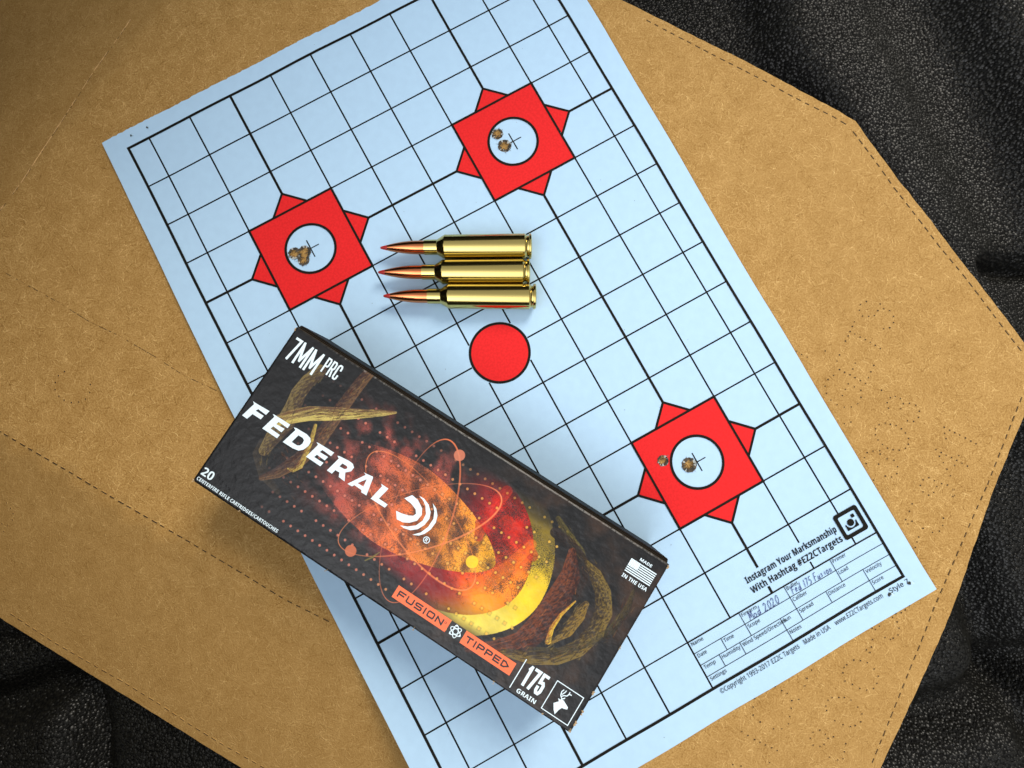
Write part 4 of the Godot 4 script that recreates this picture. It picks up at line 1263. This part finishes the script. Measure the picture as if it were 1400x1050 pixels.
func make_box() -> void:
	var root := thing("cartridge_box", "black cardboard ammunition box with orange and yellow artwork, lying across the target paper", "ammunition box", Vector3(-39.61, 0.25, 38.30) * MM, -0.56462)
	paint()
	var print_mat := mat(Color.WHITE, 0.34, 0.0, 0.42)
	print_mat.albedo_texture = tex(art)
	var bump := noise(FastNoiseLite.TYPE_SIMPLEX, 0.03, 4, 61).get_seamless_image(1024, 436)
	print_mat.heightmap_enabled = true
	print_mat.heightmap_texture = tex(bump)
	print_mat.heightmap_scale = 0.02
	var hw := BL / 2.0
	var y0 := TOP - BW / 2.0
	var y1 := BW / 2.0
	# body: four walls and a bottom, a little below the lid panel
	var body := MB.new()
	var top := BOX_H - 0.45
	body.quad(Vector3(-hw, 0, y0), Vector3(hw, 0, y0), Vector3(hw, top, y0), Vector3(-hw, top, y0), Vector3.FORWARD)
	body.quad(Vector3(-hw, 0, y1), Vector3(hw, 0, y1), Vector3(hw, top, y1), Vector3(-hw, top, y1), Vector3.BACK)
	body.quad(Vector3(-hw, 0, y0), Vector3(-hw, 0, y1), Vector3(-hw, top, y1), Vector3(-hw, top, y0), Vector3.LEFT)
	body.quad(Vector3(hw, 0, y0), Vector3(hw, 0, y1), Vector3(hw, top, y1), Vector3(hw, top, y0), Vector3.RIGHT)
	body.quad(Vector3(-hw, 0, y0), Vector3(hw, 0, y0), Vector3(hw, 0, y1), Vector3(-hw, 0, y1), Vector3.DOWN)
	put(root, "box_body", body, M.carton)
	# printed lid with rounded folds; it bulges a hair in the middle
	var lid := MB.new()
	var xs := PackedFloat32Array([0.0, 0.25, 0.6])
	for i in 41: xs.append(1.2 + (BL - 2.4) * i / 40.0)
	xs.append_array([BL - 0.6, BL - 0.25, BL])
	var ys := PackedFloat32Array([TOP, TOP + 0.25, TOP + 0.6])
	for i in 17: ys.append(TOP + 1.2 + (BW - TOP - 2.4) * i / 16.0)
	ys.append_array([BW - 0.6, BW - 0.25, BW])
	var hgt := func(x: float, y: float) -> float:
		var e := minf(minf(x, BL - x), minf(y - TOP, BW - y))
		return -0.45 * pow(clampf(1.0 - e / 1.2, 0.0, 1.0), 2.0)
	var pos := func(x: float, y: float) -> Vector3: return face(Vector2(x, y), hgt.call(x, y))
	var nrm := func(x: float, y: float) -> Vector3:
		var gx: float = hgt.call(x + 0.1, y) - hgt.call(x - 0.1, y)
		var gy: float = hgt.call(x, y + 0.1) - hgt.call(x, y - 0.1)
		return Vector3(-gx, 0.2, -gy).normalized()
	for j in ys.size() - 1:
		for i in xs.size() - 1:
			var c := [Vector2(xs[i], ys[j]), Vector2(xs[i + 1], ys[j]), Vector2(xs[i + 1], ys[j + 1]), Vector2(xs[i], ys[j + 1])]
			for t in [[0, 1, 2], [0, 2, 3]]:
				var q := []
				for e in t: q.append(c[e])
				lid.tri(pos.call(q[0].x, q[0].y), pos.call(q[1].x, q[1].y), pos.call(q[2].x, q[2].y), nrm.call(q[0].x, q[0].y), nrm.call(q[1].x, q[1].y), nrm.call(q[2].x, q[2].y), Color.WHITE,
					Vector2(q[0].x / BL, q[0].y / BW), Vector2(q[1].x / BL, q[1].y / BW), Vector2(q[2].x / BL, q[2].y / BW))
	put(root, "printed_lid", lid, print_mat)
	# tuck flaps along the upper long side: raw card edge, gap, second layer
	var z := -BW / 2.0
	for f in [[1.42, 1.64, 37.1, "tuck_flap", M.ply_edge], [1.0, 1.40, 36.9, "tuck_flap", M.carton], [0.80, 0.96, 36.5, "tuck_flap", M.ply_edge], [0.36, 0.78, 36.2, "tuck_flap", M.carton], [0.20, 0.33, 35.6, "tuck_flap", M.ply_edge], [0.0, 0.18, 35.4, "tuck_flap", M.carton]]:
		var fl := MB.new()
		fl.box(Vector3(-hw + 0.6, 1.0, z + f[0]), Vector3(hw - 1.0, f[2], z + f[1]))
		put(root, f[3], fl, f[4])
	var low := MB.new()
	low.box(Vector3(-hw + 0.3, 6.0, y1 + 0.05), Vector3(-hw + 25.0, 30.0, y1 + 0.5))
	put(root, "side_flap", low, M.carton)
	# worn card at the corners
	for e in [[202.2, 66.4, 1.0], [202.4, 76.0, 0.8], [202.3, 81.4, 1.2], [201.8, 85.0, 1.0], [202.4, 3.2, 0.9], [0.2, 85.8, 0.7], [26.0, 86.0, 0.5], [74.0, 86.0, 0.4], [121.0, 86.0, 0.45], [163.0, 86.0, 0.5], [188.0, 86.0, 0.6], [202.5, 44.0, 0.45], [0.1, 3.0, 0.6], [0.1, 48.0, 0.35]]:
		var wear := MB.new()
		var c := Vector2(e[0], e[1])
		for t in 5:
			var a := rng.randf() * TAU
			var p := c + Vector2(rng.randf_range(-0.2, 0.5), rng.randf_range(-0.8, 0.8))
			wear.flat(face(p + Vector2.from_angle(a) * e[2] * 0.7, -0.2 + rng.randf() * 0.4), face(p + Vector2.from_angle(a + 2.0) * e[2] * 0.6, 0.0), face(p + Vector2.from_angle(a + 4.0) * e[2] * 0.7, -0.3), Vector3.UP)
		put(root, "worn_edge", wear, M.raw_card)

	# lettering
	var fed := [
	PackedVector2Array([Vector2(2.25,49.36),Vector2(5.08,49.48),Vector2(6.01,46.3),Vector2(10.64,46.29),Vector2(10.86,44.24),Vector2(6.31,44.29),Vector2(6.96,43.05),Vector2(11.48,43.31),Vector2(11.89,40.99),Vector2(3.91,41.41),Vector2(2.74,41.23),Vector2(3.98,42.19)]),
	PackedVector2Array([Vector2(13.98,41.27),Vector2(15.28,42),Vector2(13.6,49.33),Vector2(21.97,49.39),Vector2(22.17,47.45),Vector2(16.88,47.35),Vector2(17.37,45.82),Vector2(22.11,46.09),Vector2(22.44,43.98),Vector2(17.86,44.28),Vector2(18.33,42.8),Vector2(23.4,43),Vector2(23.53,41.02),Vector2(15.06,41.14)]),
	PackedVector2Array([Vector2(25.14,49.37),Vector2(30.57,49.32),Vector2(33.45,48.76),Vector2(35.19,47.22),Vector2(36.17,44.57),Vector2(36,42.42),Vector2(34.84,41.13),Vector2(32.5,40.57),Vector2(26.79,40.78),Vector2(25.66,41.17),Vector2(27.01,41.77)]),
	PackedVector2Array([Vector2(38.39,41.14),Vector2(39.63,41.8),Vector2(38.01,49.16),Vector2(45.99,49.27),Vector2(46.34,47.21),Vector2(41.21,47.32),Vector2(41.74,45.77),Vector2(46.19,45.97),Vector2(46.63,43.89),Vector2(42.1,44.06),Vector2(42.66,42.63),Vector2(47.55,42.86),Vector2(47.89,40.76),Vector2(39.53,40.96)]),
	PackedVector2Array([Vector2(49.99,41.12),Vector2(51.18,41.88),Vector2(49.58,49.18),Vector2(52.34,49.19),Vector2(52.78,47.01),Vector2(54.97,46.93),Vector2(55.83,48.74),Vector2(59.2,48.96),Vector2(57.26,45.48),Vector2(59.2,43.6),Vector2(59.35,41.5),Vector2(57.96,40.37),Vector2(55.86,40.18),Vector2(50.79,40.76)]),
	PackedVector2Array([Vector2(64.35,40.85),Vector2(65.73,41.37),Vector2(60.9,49.19),Vector2(63.28,49.03),Vector2(63.95,47.96),Vector2(67.91,48.09),Vector2(68.35,48.97),Vector2(71.13,48.89),Vector2(69.25,40.6),Vector2(68.86,40.25),Vector2(65.38,40.85)]),
	PackedVector2Array([Vector2(73.88,40.98),Vector2(74.87,41.7),Vector2(73.53,49.02),Vector2(81.24,48.95),Vector2(81.53,47.08),Vector2(76.71,47),Vector2(77.95,40.99),Vector2(74.88,40.94)])]
	var fed_holes := [
	PackedVector2Array([Vector2(28.62,47.17),Vector2(29.5,43.01),Vector2(31.78,42.92),Vector2(32.97,43.44),Vector2(33.25,45.07),Vector2(32.77,46.4),Vector2(31.63,47.12)]),
	PackedVector2Array([Vector2(53.4,44.61),Vector2(53.88,42.79),Vector2(56.26,42.7),Vector2(56.97,43.36),Vector2(56.23,44.42)]),
	PackedVector2Array([Vector2(64.63,46.43),Vector2(67.2,42.8),Vector2(67.77,46.34)])]
	for i in fed.size():
		var letter := MB.new()
		var holes := []
		for h in fed_holes:
			if Geometry2D.is_point_in_polygon(h[0], fed[i]): holes.append(h)
		fill(fed[i], holes, 200.0, face_tri(letter, 0.08))
		put(root, "brand_letter", letter, M.white_print)
	var swoosh := [
	PackedVector2Array([Vector2(86.39,40.73),Vector2(88.68,37.59),Vector2(92.04,38.04),Vector2(95.73,40.17),Vector2(97.15,42.73),Vector2(96.72,45.96),Vector2(94.35,48.54),Vector2(91.74,50),Vector2(88.65,50.33),Vector2(86.33,47.36),Vector2(88.77,47.05),Vector2(92.23,46.09),Vector2(94.1,45.06),Vector2(94.65,43.57),Vector2(93.44,42.12),Vector2(90.44,41.04)]),
	PackedVector2Array([Vector2(91.44,36.19),Vector2(94.04,36.03),Vector2(97.33,37.17),Vector2(99.88,39.52),Vector2(101.01,42.26),Vector2(100.62,45.7),Vector2(99.13,48.86),Vector2(96.54,51.09),Vector2(93.52,51.92),Vector2(91.4,51.79),Vector2(94.55,50.39),Vector2(97.51,47.92),Vector2(98.88,44.59),Vector2(98.54,41.35),Vector2(96.3,38.32),Vector2(94.14,36.96)]),
	PackedVector2Array([Vector2(98.54,35.67),Vector2(101.13,36.75),Vector2(103.31,39.08),Vector2(104.36,42.1),Vector2(104.09,45.96),Vector2(102.78,49),Vector2(101.04,50.99),Vector2(98.35,52.3),Vector2(101.01,49.39),Vector2(102.51,45.49),Vector2(102.56,41.28),Vector2(101.09,38.26)])]
	var emblem := MB.new()
	for p in swoosh:
		fill(p, [], 200.0, face_tri(emblem, 0.08))
	put(root, "crescent_emblem", emblem, M.white_print)
	var reg := MB.new()
	fill(circle(Vector2(105.0, 50.8), 1.55, 28), [circle(Vector2(105.0, 50.8), 1.2, 28)], 200.0, face_tri(reg, 0.08))
	type("R", true, Vector2(104.4, 51.6), -1.0, 1.6, face_tri(reg, 0.08))
	put(root, "registered_mark", reg, M.white_print)

	var G := {
		"7": [[0, 0, 1, 0, 0.36, 1]], "M": [[0, 1, 0, 0, 0.5, 0.8, 1, 0, 1, 1]], "P": [[0, 1, 0, 0, 0.75, 0, 1, 0.1, 1, 0.45, 0.75, 0.56, 0, 0.56]], "R": [[0, 1, 0, 0, 0.75, 0, 1, 0.1, 1, 0.42, 0.75, 0.52, 0, 0.52], [0.62, 0.52, 1, 1]],
		"C": [[1, 0.28, 1, 0.1, 0.75, 0, 0.25, 0, 0, 0.1, 0, 0.9, 0.25, 1, 0.75, 1, 1, 0.9, 1, 0.72]], "1": [[0.1, 0.14, 0.62, 0.02, 0.62, 1]], "5": [[1, 0, 0.04, 0, 0.04, 0.44, 0.7, 0.4, 1, 0.52, 1, 0.86, 0.7, 1, 0.25, 1, 0, 0.88, 0, 0.72]],
		"F": [[0, 1, 0, 0, 1, 0], [0, 0.52, 0.85, 0.52]], "U": [[0, 0, 0, 0.85, 0.12, 1, 0.88, 1, 1, 0.85, 1, 0]], "S": [[1, 0.02, 0.12, 0.02, 0, 0.12, 0, 0.4, 0.12, 0.5, 0.88, 0.5, 1, 0.6, 1, 0.88, 0.88, 1, 0, 1]], "I": [[0.5, 0, 0.5, 1]],
		"O": [[0.5, 0, 0.1, 0, 0, 0.14, 0, 0.86, 0.1, 1, 0.9, 1, 1, 0.86, 1, 0.14, 0.9, 0, 0.5, 0]], "N": [[0, 1, 0, 0, 1, 1, 1, 0]], "T": [[0, 0, 1, 0], [0.5, 0, 0.5, 1]], "E": [[1, 0, 0, 0, 0, 1, 1, 1], [0, 0.5, 0.9, 0.5]],
		"D": [[0, 0.34, 0, 0, 0.45, 0, 1.1, 0.5, 0.45, 1, 0, 1, 0, 0.66]]}
	var draw := func(mb: MB, s: String, box: Rect2, w: float, gap: float, widths: Dictionary) -> void:
		var total := -gap
		for ch in s: total += widths.get(ch, 1.0) + gap
		var unit := box.size.x / total
		var x := box.position.x
		for ch in s:
			var cw: float = widths.get(ch, 1.0) * unit
			var turn := 0
			for pts in G[ch]:
				var line := PackedVector2Array()
				for e in range(0, pts.size(), 2):
					line.append(Vector2(x + w / 2 + pts[e] * maxf(cw - w, 0.001), box.position.y + w / 2 + pts[e + 1] * (box.size.y - w)))
				var ends := Geometry2D.END_SQUARE
				if line[0].is_equal_approx(line[-1]):
					line.remove_at(line.size() - 1)
					ends = Geometry2D.END_JOINED
				var st := stroke(line, w, Geometry2D.JOIN_MITER, ends)
				for solid in st[0]:
					fill(solid, st[1], 200.0, face_tri(mb, 0.14 + 0.02 * turn))
				turn += 1
			x += cw + gap * unit
	var cal := MB.new()
	draw.call(cal, "7MM", Rect2(3.1, 5.6, 15.9, 11.3), 1.15, 0.16, {"7": 0.85, "M": 1.25})
	draw.call(cal, "PRC", Rect2(21.2, 5.5, 8.5, 7.6), 0.8, 0.22, {})
	put(root, "calibre_lettering", cal, M.white_print)
	var count := MB.new()
	type("20", true, Vector2(1.5, 81.5), 5.9, 3.9, face_tri(count, 0.14))
	type("CENTERFIRE RIFLE CARTRIDGES/CARTOUCHES", true, Vector2(1.3, 84.4), 44.8, 1.55, face_tri(count, 0.14))
	put(root, "count_lettering", count, M.white_print)
	for b in [[105.35, 73.9, 28.2, 5.9], [141.5, 74.0, 26.0, 6.0]]:
		var ban := MB.new()
		fill(rect(Rect2(b[0], b[1], b[2], b[3])), [], 200.0, face_tri(ban, 0.08))
		var o := put(root, "orange_banner", ban, M.orange_print)
		var word := MB.new()
		if b[0] < 120.0:
			draw.call(word, "FUSION", Rect2(107.0, 75.4, 23.8, 3.0), 0.68, 0.22, {"I": 0.32})
			fill(circle(Vector2(131.8, 76.2), 0.5, 16), [circle(Vector2(131.8, 76.2), 0.33, 16)], 200.0, face_tri(word, 0.14))
		else:
			draw.call(word, "TIPPED", Rect2(142.9, 75.5, 22.2, 3.0), 0.68, 0.22, {"I": 0.32})
		put(o, "banner_lettering", word, M.black_print)
	var panel := MB.new()
	fill(rect(Rect2(133.75, 73.9, 7.6, 6.0)), [], 200.0, face_tri(panel, 0.05))
	var pn := put(root, "black_panel", panel, M.black_print)
	var atom := MB.new()
	for i in 3:
		var ell := PackedVector2Array()
		for t in 40: ell.append(Vector2(137.5, 77.0) + Vector2(cos(TAU * t / 40.0) * 2.75, sin(TAU * t / 40.0) * 1.15).rotated(deg_to_rad(-48.0 + 60.0 * i)))
		var st := stroke(ell, 0.34, Geometry2D.JOIN_ROUND, Geometry2D.END_JOINED)
		for solid in st[0]: fill(solid, st[1], 200.0, face_tri(atom, 0.10 + 0.03 * i))
	for a in [0.2, 2.3, 4.4]:
		fill(circle(Vector2(137.5, 77.0) + Vector2.from_angle(a) * 2.6, 0.45, 12), [], 200.0, face_tri(atom, 0.20))
	put(pn, "atom_sign", atom, M.white_print)
	var rule := MB.new()
	fill(bar(Vector2(170.3, 70.1), Vector2(170.3, 84.1), 0.42), [], 200.0, face_tri(rule, 0.08))
	put(root, "divider_line", rule, M.white_print)
	var weight := MB.new()
	draw.call(weight, "175", Rect2(173.3, 70.8, 9.8, 9.6), 1.35, 0.14, {"1": 0.62})
	type("GRAIN", true, Vector2(173.5, 84.1), 9.6, 1.9, face_tri(weight, 0.14))
	put(root, "weight_lettering", weight, M.white_print)
	var sq := MB.new()
	fill(rect(Rect2(186.3, 70.2, 13.8, 13.8)), [rect(Rect2(186.68, 70.58, 13.04, 13.04))], 200.0, face_tri(sq, 0.08))
	var sn := put(root, "stag_frame", sq, M.white_print)
	var stag := MB.new()
	for p in [
	PackedVector2Array([Vector2(189.88,79.21),Vector2(191.52,77.36),Vector2(190.56,76.42),Vector2(191.63,76.41),Vector2(192.19,75.82),Vector2(193.25,76.04),Vector2(195.2,76.93),Vector2(196.19,77.41),Vector2(196.36,78.28),Vector2(195.19,78.8),Vector2(194.03,79.01),Vector2(193.36,80.32),Vector2(192.95,81.91),Vector2(192.78,82.91),Vector2(191.43,81.55)])]: fill(p, [], 200.0, face_tri(stag, 0.08))
	var turn := 0
	for p in [
	PackedVector2Array([Vector2(192.2,75.91),Vector2(190.86,74.8),Vector2(190.43,73.2),Vector2(190.9,72.01)]),
	PackedVector2Array([Vector2(191.3,75.06),Vector2(192.07,74.12),Vector2(193.19,73.68),Vector2(193.83,72.46),Vector2(194.97,72.28)]),
	PackedVector2Array([Vector2(193.34,73.54),Vector2(193.73,72.3),Vector2(193.61,71.49)]),
	PackedVector2Array([Vector2(191.07,74.23),Vector2(191.77,72.89),Vector2(192,71.76)]),
	PackedVector2Array([Vector2(192.18,75.57),Vector2(192.84,75.14),Vector2(192.92,74.6)])]:
		var st := stroke(p, 0.42, Geometry2D.JOIN_ROUND, Geometry2D.END_ROUND)
		turn += 1
		for solid in st[0]: fill(solid, st[1], 200.0, face_tri(stag, 0.10 + 0.02 * turn))
	put(sn, "stag_head", stag, M.white_print)
	var flag := MB.new()
	var fx := 186.9
	var fy := 8.2
	for i in 7:
		var yy := fy + i * 6.5 / 6.5 * 0.955
		var from := fx + 5.05 if i < 4 else fx
		fill(rect(Rect2(from, yy, fx + 12.95 - from, 0.52)), [], 200.0, face_tri(flag, 0.08))
	var stars := []
	for j in 5:
		for i in 6:
			stars.append(circle(Vector2(fx + 0.5 + i * 0.78 + (0.2 if j % 2 else 0.0), fy + 0.45 + j * 0.66), 0.14, 6))
	fill(rect(Rect2(fx, fy, 4.9, 3.45)), stars, 200.0, face_tri(flag, 0.10))
	put(root, "flag_emblem", flag, M.white_print)
	var origin := MB.new()
	type("MADE", true, Vector2(190.4, 7.2), 6.0, 1.35, face_tri(origin, 0.08))
	type("IN THE USA", true, Vector2(187.0, 17.3), 12.7, 1.7, face_tri(origin, 0.08))
	put(root, "origin_lettering", origin, M.white_print)
